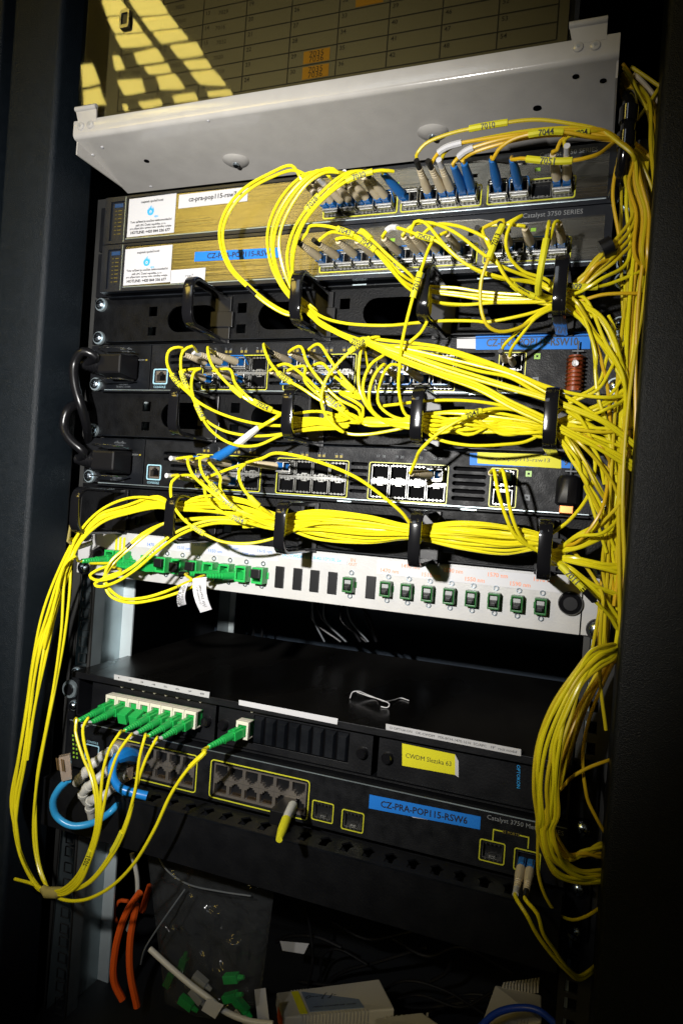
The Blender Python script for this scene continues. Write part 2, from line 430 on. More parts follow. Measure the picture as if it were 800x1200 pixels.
def steel_switch(zt, label, idx):
    t = thing('network_switch', label, 'network switch', (0, YA, zt-44), 'rack network switches')
    obj('chassis', MB().box(-221.5, 221.5, YA+6, 300, zt-43.4, zt-.4), 'charcoal_smooth', t, bev=.5)
    # bezel with the plate opening
    holes = [rect(-216, -201, zt-41, zt-4.5)]
    top = [(-197.5, zt-2.2), (-60, zt-2.6)] ; wave = [(-60, -2.6), (100, -3.0), (128, -3.6), (142, -6.6), (152, -8.8), (165, -9.2), (217, -7.2)]
    plate = [(-197.5, zt-39.6), (217.5, zt-38.8)]+[(x, zt+z) for x, z in wave][::-1]+[(-197.5, zt-2.2)]
    obj('bezel', MB().prism(rect(-222.5, 222.5, zt-43.8, zt-.2), YA, YA+6, [holes[0], plate]), 'bezel', t, bev=.25)
    # face plate with port openings
    ph = []
    gx = (0.2, 66.2, 133.8)
    for g0 in gx: ph.append(rect(g0, g0+60.4, zt-35.8, zt-22.6))
    for k, xx in enumerate((18, 60, 84, 122, 150, 168, 186)):
        ph.append(rect(xx-2, xx+2, zt-15.5, zt-12.6))
    obj('face_plate', MB().prism(rect(-199, 219, zt-41, zt-1.5), YA+1.2, YA+2.2, ph), 'steel', t)
    for k, xx in enumerate((18, 60, 84, 122, 150, 168, 186)):
        obj('status_light', MB().box(xx-1.9, xx+1.9, YA+1.6, YA+2, zt-15.4, zt-12.7), 'led_green' if k in (1, 5) else 'void', t)
    lb = obj('light_bay', MB().box(-216.5, -200.5, YA+2, YA+3, zt-41.5, zt-4), 'bezel', t)
    b = MB()
    for k in range(7): b.box(-212, -210, YA+1.6, YA+2, zt-13-k*3.6, zt-12.4-k*3.6); b.box(-208.5, -204.5, YA+1.6, YA+2, zt-13.1-k*3.6, zt-12.2-k*3.6)
    obj('light_legend', b, 'legend_brown', lb)
    obj('mode_badge', MB().box(-213, -203.5, YA+1.6, YA+2, zt-9.5, zt-6), 'badge_blue', lb)
    obj('edge_seam', MB().box(-199.6, -199, YA-.3, YA, zt-43, zt-1), 'galvanised', t)
    for g0 in gx:
        outline(t, g0-1.6, g0+62, zt-37.6, zt-21, YA+1.2, .9)
        obj('dark_slot', MB().box(g0, g0+60.4, YA+10, YA+11, zt-36, zt-22), 'void', t)
        for k in range(4):
            M = Matrix.Translation((g0+7.6+15.07*k, YA+1.3, zt-29.3))
            inst('sfp_cage', cage_me, t, M); inst('spring_fingers', finger_me, t, M)
    obj('front_lip', MB().box(-197, 217, YA-.5, YA+1, zt-40.8, zt-39.8), 'galvanised', t, bev=.2)
    # rear-wards mounting ears
    for s in (-1, 1): obj('mounting_ear', MB().box(min(s*222.6, s*241), max(s*222.6, s*241), -1.6, .4, zt-43, zt-1), 'black_sheet', t)
    return t
swA = steel_switch(0, 'topmost steel-fronted switch, with a plain white name strip', 0)
swB = steel_switch(-U, 'steel-fronted switch second from the top, with a blue name strip', 1)
def notice(sw, x0, z0, shear, w=53, h=35):
    y = YA+1.2
    s = sticker(sw, x0, x0+w, z0, z0+h, y, 'paper', shear=shear, label='white hotline notice with blue flame emblem')
    yy = y-.42; cx = x0+w/2
    text('majetek spole\u010dnosti', s, 'ink', cx, yy, z0+h-4, w=24, bold=.02, rot=math.atan2(shear, w))
    flame(s, cx-1, yy+.1, z0+h-12.5, 4.4)
    text('upc', s, 'logo_blue', cx+5.5, yy, z0+h-18.5, w=4.5, bold=.02)
    text('Toto za\u0159\u00edzen\u00ed je sou\u010d\u00e1st telekomunika\u010dn\u00ed', s, 'ink', cx, yy, z0+13.2, w=45, bold=.025)
    text('s\u00edt\u011b UPC \u010cesk\u00e1 republika, s.r.o.', s, 'ink', cx, yy, z0+10.1, w=33, bold=.025)
    text('pro p\u0159\u00edpad jeho opravy nebo v\u00fdm\u011bny volejte', s, 'ink', cx, yy, z0+7.2, w=45, bold=.025)
    text('HOTLINE: +420 844 336 677', s, 'ink', cx, yy, z0+3.7, w=43, bold=.035)
notice(swA, -196.5, -38.4, .8, 51, 35.2)
notice(swB, -197, -U-38.6, 1.0, 51, 33.6)
def pxl(px, py, y=YA): return at(px, py, y)
# white name strip on A
s = sticker(swA, -142.5, -73, -16.5, -4.2, YA+1.2, 'paper', shear=.6, name='name_strip')
text('cz-pra-pop115-rsw7  a', s, 'ink', -105, YA+.75, -9.6, w=54, rot=.01, bold=.02)
s = sticker(swB, -122, -38, -U-20.6, -U-12.2, YA+1.2, 'blue_tape', shear=-1.5, name='name_strip', label='blue name strip')
text('CZ-PRA-POP115-RSW7', s, 'ink', -76, YA+.75, -U-17.2, w=66, h=5.0, rot=-.018, bold=.02)
s = sticker(swB, -145.5, -110, -U-39, -U-27.2, YA+1.2, 'paper', shear=.5, name='small_strip')
text('rsw7', s, 'ink', -126, YA+.75, -U-33, w=8)
text('Catalyst 3750 SERIES', swA, 'ink_white', 189, YA-.1, -5, w=40)
text('Catalyst 3750 SERIES', swB, 'ink_white', 181, YA-.1, -U-4.4, w=42)

# ================================================================ cable organisers with rings
def ringmb(hh=19, dep=62, wid=9, th=3.6, z0=0):
    """closed D ring standing out from the panel, swept as a flat bar"""
    path = []
    r = 10
    for cy, cz, a0 in ((-dep+r, hh-r, 90), (-dep+r, -hh+r, 180)):
        for k in range(7):
            a = R(a0+90*k/6); path.append((cy+r*math.cos(a), cz+r*math.sin(a)))
    path = [(0, hh)]+path+[(0, -hh)]
    b = MB(); n = len(path); V = []
    for i, (y, z) in enumerate(path):
        p0 = path[max(i-1, 0)]; p1 = path[min(i+1, n-1)]
        tx, tz = p1[0]-p0[0], p1[1]-p0[1]; L = math.hypot(tx, tz); nx, nz = -tz/L, tx/L
        for sx in (-1, 1):
            for k in (-1, 1):
                V.append((sx*wid/2, y+nx*k*th/2, z+nz*k*th/2))
    F = []
    for i in range(n-1):
        a = i*4; c = a+4
        F += [(a, a+1, c+1, c), (a+2, c+2, c+3, a+3), (a, c, c+2, a+2), (a+1, a+3, c+3, c+1)]
    F += [(0, 2, 3, 1), (4*n-4, 4*n-3, 4*n-1, 4*n-2)]
    b.add(V, F); return b
ring_me = mesh('cable_ring', ringmb(), bev=.9, smooth=True, material='ring_plastic')
rib_me = mesh('ring_groove', ringmb(19.9, 63.2, 2.0, 2.0), smooth=True, bev=.3, material='ring_plastic')
foot_me = mesh('ring_foot', MB().box(-8, 8, -3.2, -1, -21, 21).box(-11, 11, -5, -1, -7, 7), bev=.6, material='black_plastic')
RX = (-191, -97, 0, 102, 193)
def organiser(u, label, rings, tilt):
    zt = -u*U; zc = zt-U/2
    t = thing('cable_organiser', label, 'cable organiser', (0, -1, zt-44), 'black cable organisers with rings')
    holes = []
    for i, x in enumerate(RX[:-1]):
        holes.append(stadium(x+34, x+86, zc-12, zc+12, 5))
        holes.append(rect(x+13, x+22, zc+3.5, zc+12.5)); holes.append(rect(x+13, x+22, zc-14.5, zc-6.5))
    holes.append(rect(207, 216, zc+3, zc+12))
    obj('front_panel', MB().prism(rect(-241.3, 241.3, zt-43.8, zt-.6), -1.5, .3, holes), 'organiser', t)
    obj('top_flange', MB().box(-221, 221, -9, -1.6, zt-2.2, zt-.9), 'charcoal_smooth', t, bev=.4)
    obj('bottom_flange', MB().box(-221, 221, -7, -1.6, zt-43.6, zt-42.4), 'charcoal_smooth', t, bev=.4)
    for x in RX[1:-1]: obj('flange_tab', MB().box(x+26, x+38, -9.4, -9, zt-2, zt-1), 'galvanised', t)
    for x, ang in rings:
        M = Matrix.Translation((x, -2, zc-3)) @ Matrix.Rotation(ang, 4, 'Z')
        inst('cable_ring', ring_me, t, M); inst('ring_groove', rib_me, t, M @ Matrix.Translation((2.2, .6, 0))); inst('ring_foot', foot_me, t, M)
    return t
organiser(2, 'topmost black cable organiser, below the two steel-fronted switches', [(x, a) for x, a in zip(RX, (0, .05, .02, -.03, 0))][1:], 0)
organiser(4, 'middle black cable organiser, between the two charcoal switches', [(-103, .04), (0, .02), (102, 0), (193, 0)], 0)
organiser(6, 'lowest black cable organiser, just above the white panel', [(-193, 0), (-97, 0), (0, .03), (104, .05), (193, .04)], 0)
# tall D ring standing at the top right
t = thing('vertical_cable_ring', 'tall glossy black cable ring at the upper right of the rack', 'cable ring', (238, -4, -60))
P = [at(716, 236, -10), at(722, 222, -26), at(728, 200, -40), at(732, 175, -46), at(735, 150, -46), at(737, 128, -42), at(736, 112, -28), at(734, 108, -6)]
obj('hoop', MB().tube(spline(P), 4.6, 12), 'ring_plastic', t, smooth=True)
for k, pp in enumerate(((733, 165), (736, 135))):
    p = at(*pp, -46); obj('collar', MB().tube([p+Vector((0, 0, -5)), p+Vector((0, 0, 5))], 6, 12), 'ring_plastic', t, smooth=True)

# ================================================================ charcoal 24-port switches
GX = (-113.2, -32.4, 51.0)
def fiber_switch(u, label):
    zt = -u*U
    t = thing('network_switch', label, 'network switch', (0, 0, zt-44), 'rack network switches')
    obj('chassis', MB().box(-221, 221, 6, 290, zt-43.6, zt-.8), 'black_sheet', t)
    zt2 = zt-1
    holes = [rect(g, g+63, zt2-41, zt2-12.3) for g in GX]
    holes.append(rect(149.5, 166.5, zt2-40, zt2-13))
    holes.append(rect(-165.3, -153.3, zt2-35.5, zt2-24.5))
    hv = []
    for vx0, vx1 in ((-47.5, -34.8), (33.2, 48.6)):
        for k in range(5): hv.append(stadium(vx0, vx1, zt2-14.8-k*5.6, zt2-11.8-k*5.6, 2))
    for k in range(5): hv.append(stadium(118.5, 145, zt2-15-k*5.8, zt2-11.6-k*5.8, 2))
    for k in range(5): hv.append(stadium(-150 if k not in (2, 3, 4) else -142, -116, zt2-13-k*5.6, zt2-10.2-k*5.6, 2))
    obj('front_panel', MB().prism(rect(-170.5, 221.3, zt-43.6, zt-1), -3, 1.5, holes+hv), 'charcoal', t)
    obj('vent_backing', MB().box(-170, 200, 3, 4, zt-43, zt-2), 'void', t)
    # power inlet module on the left
    ob = obj('power_module', MB().prism(rect(-221.3, -171.8, zt-43.6, zt-1), -3, 1.5, [stadium(-215, -184, zt-36, zt-11, 3, 5)]), 'charcoal_smooth', t, bev=.2)
    obj('inlet_cavity', MB().box(-216, -183, 1.6, 3, zt-37, zt-10), 'void', ob)
    b = MB()
    for z in (-13.5, -27, -30): pass
    text('POWER', ob, 'ink_dim', -200, -3.2, zt-7.6, w=9)
    text('100-240V', ob, 'ink_dim', -200, -3.2, zt-38.2, w=10); text('50-60Hz 1.3-0.8A', ob, 'ink_dim', -200, -3.2, zt-40.6, w=16)
    text('SYSTEM', ob, 'ink_white', -181.5, -3.2, zt-15.5, w=6.5)
    obj('power_light', MB().box(-177, -175, -3.3, -3, zt-16.3, zt-14.8), 'led_yellow', ob)
    b = MB()
    for k, h in enumerate((1.2, 2, 3, 2, 1.2, 2, 3, 2, 1.2)): b.box(-206+k*1.5, -205.4+k*1.5, -3.25, -3, zt-5.6, zt-5.6+h*.8)
    obj('emblem', b, 'ink_dim', ob)
    obj('top_edge', MB().box(-221, 221, -3.6, 4, zt-1.6, zt-.9), 'charcoal_smooth', t)
    obj('lower_edge', MB().box(-221, 221, -4.4, 4, zt-44.2, zt-43.5), 'galvanised', t)
    # console jack
    outline(t, -167.2, -151.4, zt2-37.2, zt2-22.8, -3, 1.1, 'blue_line')
    text('CONSOLE', t, 'blue_line', -159.5, -3.2, zt-40.6, w=13)
    M = Matrix.Translation((-159.3, -2, zt2-30)) @ Matrix.Diagonal((.86, 1, .84, 1))
    j = inst('jack', rj_me, t, M); inst('contacts', rjg_me, t, M)
    # port groups
    for gi, g in enumerate(GX):
        outline(t, g-1.4, g+64.4, zt2-42, zt2-11, -3)
        for r in range(2):
            for k in range(4):
                M = Matrix.Translation((g+8.2+15.55*k, -2.6, zt2-19.2-r*14.6))
                if r: M = M @ FLIP
                inst('sfp_cage', cage_me, t, M); inst('spring_fingers', finger_me, t, M)
        b = MB().box(g+.3, g+62.7, -2.2, -1.4, zt2-27.6, zt2-25.6)
        obj('centre_strip', b, 'cage_metal', t)
        for k in range(4):
            text(str(gi*8+2*k+1)+'  '+str(gi*8+2*k+2), t, 'ink_dim', g+8.2+15.55*k, -3.2, zt-7.2, w=7)
            if gi < 2: obj('port_light', MB().box(g+5+15.55*k, g+7.4+15.55*k, -3.25, -3, zt-10, zt-7.9), 'led_yellow', t)
            if gi < 2: obj('port_light', MB().box(g+9+15.55*k, g+11.4+15.55*k, -3.25, -3, zt-10, zt-7.9), 'led_yellow', t)
    outline(t, 147.8, 168.4, zt2-41.6, zt2-11.4, -3)
    for r in range(2):
        M = Matrix.Translation((158, -2.6, zt2-19.4-r*14.2))
        if r: M = M @ FLIP
        inst('sfp_cage', cage_me, t, M); inst('spring_fingers', finger_me, t, M)
    obj('uplink_light', MB().prism(rect(174, 178.4, zt-18, zt-13.6), -3.3, -3, [rect(175.4, 177, zt-16.6, zt-15)]), 'led_green', t)
    obj('uplink_light', MB().prism(rect(174, 178.4, zt-36, zt-31.6), -3.3, -3, [rect(175.4, 177, zt-34.6, zt-33)]), 'ink_dim', t)
    for s in (-1, 1): obj('mounting_ear', MB().box(min(s*221.6, s*241), max(s*221.6, s*241), -1.7, .2, zt-43.6, zt-1), 'black_sheet', t)
    return t
swC = fiber_switch(3, 'charcoal fibre switch with a long blue name strip at its right end')
swD = fiber_switch(5, 'charcoal fibre switch with a yellow name strip over blue tape')
def strip_px(sw, corners, y, material, txt=None, ink='ink', name='name_strip', inset=.1, bold=.02, th=.3, hfrac=.55, label=None, shift=0):
    """strip through four pixels tl, tr, br, bl, lying on plane y"""
    P = [at(px, py, y) for px, py in corners]
    b = MB().add([p for p in P]+[p+Vector((0, -th, 0)) for p in P], [(0, 1, 2, 3), (7, 6, 5, 4), (0, 4, 5, 1), (1, 5, 6, 2), (2, 6, 7, 3), (3, 7, 4, 0)])
    s = obj(name, b, material, sw, label=label)
    if txt:
        c = (P[0]+P[1]+P[2]+P[3])/4; d = ((P[1]+P[2])-(P[0]+P[3]))/2; h = ((P[0]-P[3])+(P[1]-P[2])).length/2
        text(txt, s, ink, c.x+shift, y-th-.12, c.z, w=d.length*(1-2*inset), h=h*hfrac, rot=math.atan2(d.z, d.x), bold=bold)
    return s
strip_px(swC, ((557, 394), (691, 391), (691, 409), (557, 410)), -3.1, 'blue_tape', 'CZ-PRA-POP115-RSW10', inset=.1)
strip_px(swC, ((535, 396), (557, 395), (557, 409), (535, 408)), -3.1, 'paper_grey', name='blank_sticker')
strip_px(swD, ((550, 531), (676, 536), (676, 549), (550, 545)), -3.1, 'blue_tape', name='blue_tape')
strip_px(swD, ((559, 530), (657, 533), (657, 549), (559, 543)), -3.5, 'yellow_tape', 'cz-pra-pop115-rsw13', inset=.13, hfrac=.4, bold=0)
c = at(663, 542, -3.1); text('9', swD, 'ink', c.x, -3.6, c.z, h=4.6, bold=.03)
# cord clamp studs at the right: open wire wound one on the upper, capped one on the lower switch
t = thing('cord_retainer', 'copper wound component with a small metal pin on the charcoal switch', 'coil', at(672, 455, -4))
p = at(674, 424, -4); q = at(672, 456, -8)
cv = at(673, 438, -8)
obj('core', MB().cyl(cv+Vector((0, 0, 13)), cv+Vector((0, 0, -13)), 5.4, None, 12), 'dull_brown', t, smooth=True)
H = [cv+Vector((6.2*math.cos(a*.9), -6.2*math.sin(a*.9)*.9, 12-a*.42)) for a in range(0, 58)]
obj('winding', MB().tube(spline(H, 2), .7, 6), 'copper', t, smooth=True)
obj('end_cap', MB().cyl(cv+Vector((0, -3, 6)), cv+Vector((0, -8.5, 6)), 3, 2.4, 10), 'steel_bright', t, smooth=True)
obj('pin', MB().cyl(cv+Vector((1, 0, 13)), cv+Vector((1, 0, 24)), .6).box(cv.x-3, cv.x+5, cv.y-1, cv.y+1, cv.z+16, cv.z+17), 'ink_dim', t)
t = thing('cord_retainer', 'black capped component with a copper end on the lower charcoal switch', 'coil', at(666, 595, -4))
cv = at(665, 577, -8)
obj('cap', MB().tube([cv+Vector((0, 0, 13)), cv+Vector((0, 0, 12)), cv+Vector((0, 0, 9)), cv+Vector((0, 0, -8)), cv+Vector((0, 0, -10))], [3, 6.5, 8.6, 8.8, 7], 8), 'black_plastic', t, smooth=True)
obj('copper_end', MB().box(cv.x-5, cv.x+5, cv.y-5, cv.y+5, cv.z-16, cv.z-9.5), 'copper', t, bev=.8)
obj('pin', MB().cyl(cv+Vector((1, 0, 13)), cv+Vector((1, 0, 22)), .6).box(cv.x-3, cv.x+5, cv.y-1, cv.y+1, cv.z+15, cv.z+16), 'ink_dim', t)

# power cords with moulded plugs at the left
def power_cord(u, label, pts):
    zt = -u*U; zc = zt-23.5
    t = thing('power_cord', label, 'power cord', (-200, -4, zc-12), 'black power cords')
    obj('plug', MB().add([(-214, -2, zc-11), (-185, -2, zc-11), (-185, -2, zc+11), (-214, -2, zc+11), (-213, -26, zc-9), (-187, -26, zc-9), (-187, -26, zc+9), (-213, -26, zc+9)],
        [(0, 1, 2, 3), (7, 6, 5, 4), (0, 4, 5, 1), (1, 5, 6, 2), (2, 6, 7, 3), (3, 7, 4, 0)]), 'black_plastic', t, bev=2)
    P = [Vector((-208, -20, zc)), Vector((-222, -22, zc+1))]
    b = MB()
    b.tube([(-212, -18, zc), (-220, -20, zc), (-232, -24, zc)], [8.5, 7, 4.2], 12)
    for k in range(5): b.tube([(-214-k*3.4, -18.5-k*.8, zc), (-215.6-k*3.4, -18.7-k*.8, zc)], 8.6-k*.75, 12)
    obj('strain_relief', b, 'black_plastic', t, smooth=True)
    obj('cord', MB().tube(spline([Vector((-228, -23, zc))]+[at(*p) for p in pts]), 4.2, 10), 'black_cable', t, smooth=True)
    for s in (-1, 1): obj('retaining_wire', MB().tube(spline([Vector((-219, -3, zc+14*s)), Vector((-216, -22, zc+14.5*s)), Vector((-190, -27, zc+14*s)), Vector((-182, -12, zc+13*s))]), .7, 6), 'steel_bright', t, smooth=True)
power_cord(3, 'black power cord plugged into the charcoal switch with copper coil', [(112, 418, -30), (98, 412, -36), (88, 425, -36), (88, 450, -36), (96, 478, -32), (102, 500, -20), (104, 525, 10), (104, 560, 30)])
power_cord(5, 'black power cord plugged into the charcoal switch below the first cord', [(98, 530, -30), (82, 515, -36), (75, 498, -36), (80, 480, -34), (92, 474, -20), (104, 480, 10), (106, 520, 30)])

# ================================================================ white wavelength panel
zt = -7*U
pan = thing('wavelength_panel', 'white optical multiplexer panel with printed wavelengths and green adaptors', 'optical panel', (0, 0, zt-44))
LX = [-155.5+16.35*k for k in range(8)]; RX8 = [72+17.15*k for k in range(8)]
BLX = [at(px, 678, 0).x for px in (329, 350, 370, 391, 436)]
z_ad = -337.5
holes = [stadium(-241+4, -226, zt-8.5, zt-3.5, 3)]
holes = []
obj('panel', MB().prism(rect(-220.3, 220.3, zt-43.6, zt-.6), -2.2, -.2), 'white_panel', pan, bev=.4)
for s in (-1, 1): obj('mounting_ear', MB().box(min(s*221.2, s*241.3), max(s*221.2, s*241.3), -2, 0, zt-43.4, zt-.8), 'white_panel', pan, bev=.4)
obj('optics_box', MB().box(-218, 218, .2, 180, zt-42.5, zt-1.5), 'charcoal_smooth', pan)
for nm, (px, py), rr_ in (('left', (118, 650), 7.4), ('right', (668, 707), 8.4)):
    c = at(px, py, -3)
    g = obj('round_knob', MB().tube([(c.x, -2.2, c.z), (c.x, -5, c.z), (c.x, -6.2, c.z)], [rr_+.6, rr_+.4, rr_-.6], 28), 'ring_plastic', pan, smooth=True)
    obj('knob_centre', MB().tube([(c.x, -6.2, c.z), (c.x, -7.2, c.z)], [rr_-2.8, rr_-3.4], 24), 'black_plastic', g, smooth=True)
# printed strips
ls = sticker(pan, -176, -27, zt-12.6, zt-2.2, -2.3, 'paper', name='print_strip')
for k in range(8):
    text('%d nm' % (1470+20*k), ls, 'ink_pale', LX[k]+1, -2.75, zt-(9.6 if k % 2 == 0 else 5.2)+.4, w=14, bold=.01)
text('IN', ls, 'ink_pale', -172, -2.75, zt-6, w=4)
hs = sticker(pan, -24, 36, zt-9.4, zt-3.0, -2.3, 'paper', name='print_strip')
text('DC-CWDM Box 8-42-15*10L 2x', hs, 'ink_sky', 4, -2.75, zt-6.3, w=54, bold=.015)
text('IN', pan, 'ink_orange', 41, -2.5, zt-5.0, w=4); text('OUT', pan, 'ink_orange', 41, -2.5, zt-8.6, w=7)
rs = sticker(pan, 62, 205, zt-14.2, zt-2.6, -2.3, 'paper', name='print_strip')
for k in range(8):
    text('%d nm' % (1470+20*k), rs, 'ink_orange', RX8[k]+1, -2.75, zt-(10.8 if k % 2 == 0 else 5.6), w=15, bold=.015)
blank_me = mesh('blank_cover', MB().box(-4.1, 4.1, -3.6, -2.2, -9.3, 9.3), bev=.5, material='black_plastic')
for x in BLX: inst('blank_cover', blank_me, pan, Matrix.Translation((x, 0, z_ad+.5)))
ringm = MB().prism([(2.1*math.cos(k*math.pi/8), 2.1*math.sin(k*math.pi/8)) for k in range(16)], -3.2, -2.2, [[(1.3*math.cos(k*math.pi/8), 1.3*math.sin(k*math.pi/8)) for k in range(16)]])
eye_me = mesh('eyelet', ringm, material='screw')
# green adaptors of the panel with black shutter caps
ad_body = mesh('adaptor_body', MB().prism(rect(-5.2, 5.2, -7.2, 7.2), -11.5, -2.3, [rect(-3.9, 3.9, -5.4, 5.4)]).box(-6.6, 6.6, -3.6, -2.3, -3, 3), bev=.5, material='green_dark')
ad_cap = mesh('dust_cap', MB().box(-3.8, 3.8, -13.5, -6, -5.2, 1.0).box(-2.6, 2.6, -16, -13.4, -4.6, -1.2), bev=.5, material='black_plastic')
ad_in = mesh('adaptor_face', MB().box(-3.8, 3.8, -12.2, -6, 1.2, 5.3), bev=.3, material='dust_grey')
for k, x in enumerate([at(410, 686, -3).x]+RX8):
    lab = 'green adaptor of the white panel, the one beside the black blank cover' if k == 0 else None
    M = Matrix.Translation((x, 0, z_ad+1.2)) @ Matrix.Diagonal((.84, .9, .86, 1))
    a = inst('adaptor', ad_body, pan, M)
    inst('dust_cap', ad_cap, a, M); inst('adaptor_face', ad_in, a, M)
    a.children[0].matrix_parent_inverse = Matrix.Identity(4)
    for dz in (9.6, -9.6): inst('eyelet', eye_me, pan, Matrix.Translation((x+.5, 0, z_ad+1.2+dz)))
ad_g = mesh('adaptor_body', MB().prism(rect(-5.2, 5.2, -7, 7), -13, -2.3, [rect(-3.6, 3.6, -5, 5)]).box(-6.4, 6.4, -3.6, -2.3, -3, 3), bev=.5, material='green')
for k, x in enumerate(LX):
    M = Matrix.Translation((x, 0, z_ad+.6))
    a = inst('adaptor', ad_g, pan, M)
    if k in (1, 2, 3, 7): inst('dust_cap', mesh('dust_cap', MB().box(-4.2, 4.2, -17, -6, -4.8+3*(k % 2), 3.8+2*(k % 2)), bev=.6, material='black_plastic'), a, M)
    for dz in (10, -9.6): inst('eyelet', eye_me, pan, Matrix.Translation((x+.5, 0, z_ad+.6+dz)))
a = inst('adaptor', ad_g, pan, Matrix.Translation((-184, 0, z_ad+2)))
a = inst('adaptor', ad_g, pan, Matrix.Translation((-196, 0, z_ad+2)))
b = MB()
for x in (-196.5, -192, -187.5): b.box(x-1.1, x+1.1, -2.9, -2.2, zt-24, zt-5)
obj('yellow_tabs', b, 'yellow_tape', pan)

# ================================================================ adaptor chassis with the long top plate
zt = -10*U
ch = thing('adaptor_chassis', 'long black chassis with a flat top holding a row of green adaptors', 'rack chassis', (0, 0, zt-44))
YE = -12
obj('top_plate', MB().box(-222, 222, -20, 240, zt-1.4, zt), 'shelf_top', ch, bev=.3)
obj('chassis_floor', MB().box(-222, 222, YE, 240, zt-43.5, zt-42), 'black_sheet', ch)
for s in (-1, 1): obj('chassis_side', MB().box(min(s*220.4, s*222), max(s*220.4, s*222), YE, 240, zt-42, zt-1.5), 'black_sheet', ch)
obj('chassis_rear', MB().box(-220, 220, 236, 238, zt-42, zt-1.5), 'black_sheet', ch)
obj('top_rim', MB().box(-222, 222, -20.6, -19, zt-5.5, zt+.2), 'black_sheet', ch, bev=.3)
for s in (-1, 1): obj('mounting_ear', MB().box(min(s*222.4, s*241.3), max(s*222.4, s*241.3), -2, -.2, zt-43.4, zt-.8), 'black_sheet', ch)
MODX = ((-205, -72), (-69, 72), (77, 214))
for i, (x0, x1) in enumerate(MODX):
    mo = obj('plug_in_module', MB().prism(rect(x0, x1, zt-41, zt-6.5), YE, YE+2, [rect(x0+34, x1-20, zt-35, zt-11)] if i == 1 else []), 'black_sheet', ch, bev=.3)
    kn = [(x0+6, ), (x1-8, )] if i < 2 else [(x0+8, )]
    for (kx,) in kn:
        if i == 0 and kx == x0+6: continue
        obj('thumb_screw', MB().tube([(kx, YE, zt-24), (kx, YE-4, zt-24), (kx, YE-5.5, zt-24)], [4.6, 4.4, 3.4], 16), 'ring_plastic', mo, smooth=True)
    if i == 1:
        obj('louvre_backing', MB().box(x0+33, x1-19, YE+1.5, YE+2.5, zt-36, zt-10), 'void', mo)
        n = 8; wv = (x1-20-(x0+34))/n
        for k in range(n):
            xx = x0+34+k*wv
            obj('louvre', MB().hexa([(xx+.8, YE+.6, zt-34.5), (xx+wv-.8, YE+.6, zt-34.5), (xx+wv-.8, YE+.6, zt-11.5), (xx+.8, YE+.6, zt-11.5),
                                     (xx+2.2, YE-2.4, zt-33), (xx+wv-2.2, YE-2.4, zt-33), (xx+wv-2.2, YE-2.4, zt-14.5), (xx+2.2, YE-2.4, zt-14.5)]), 'charcoal_smooth', mo)
strip_px(ch, ((134, 790), (246, 811), (245, 818), (134, 796)), -20.7, 'paper_grey', '1   2   3   4   5   6   7   8', inset=.05, name='paper_strip', hfrac=.3, bold=0)
strip_px(ch, ((280, 820), (396, 842), (395, 849), (280, 826)), -20.7, 'paper', name='paper_strip')
strip_px(ch, ((452, 848), (610, 878), (610, 886), (452, 855)), -20.7, 'paper_grey', 'O OPTOKON   OK-CWDM   MX-8CH-1470-1610  SC/APC   19"  rack modul', inset=.03, name='paper_strip', hfrac=.4, bold=0)
strip_px(ch, ((471, 871), (533, 884), (533, 908), (471, 897)), YE-.2, 'yellow_tape', 'CWDM Slezska 63', inset=.07, hfrac=.22, name='yellow_note', bold=0)
strip_px(ch, ((533, 884), (537, 892), (537, 911), (533, 908)), YE-.2, 'paper_grey', name='sticker_edge')
c = at(607, 910, YE); text('OPTOKON', ch, 'logo_blue', c.x, YE-.3, c.z, w=17, rot=R(-86))
obj('module_slot_edge', MB().box(77, 214, YE-.6, YE, zt-7.2, zt-6.4), 'galvanised', ch)
# SC adaptors and their plugs
sc_flange = mesh('adaptor_flange', MB().prism(rect(-6.4, 6.4, -6.6, 8.4), -3.5, 0, [rect(-4.4, 4.4, -4.6, 5.4)]).box(-6.4, 6.4, 0, 6, 7.2, 8.4).box(-6.4, 6.4, 0, 6, -6.6, -5.6), bev=.4, material='adaptor_cream')
sc_green = mesh('adaptor_body', MB().box(-5.6, 5.6, .2, 10, -5.5, 7.1), bev=.4, material='green')
pin_me = mesh('white_pin', MB().tube([(0, 0, 0), (0, -3, 0), (0, -3.8, 0)], [1.5, 1.5, .8], 10), smooth=True, material='adaptor_cream')
YS = -28
EX = [at(px, py, YS).x for px, py in ((128, 818), (221, 836))]
x0_, x1_ = EX[0], EX[-1]; EX = [x0_+(x1_-x0_)*k/7 for k in range(8)]
ZE = zt-22
S1X = at(282, 851, YS).x
for k, x in enumerate(EX+[S1X]):
    M = Matrix.Translation((x, YS+6, ZE)) @ Matrix.Diagonal((.9, 1, 1, 1))
    a = inst('adaptor', sc_flange, ch, M); inst('adaptor_body', sc_green, a, M)
    inst('white_pin', pin_me, ch, Matrix.Translation((x+3, YE-.2, ZE+15)))

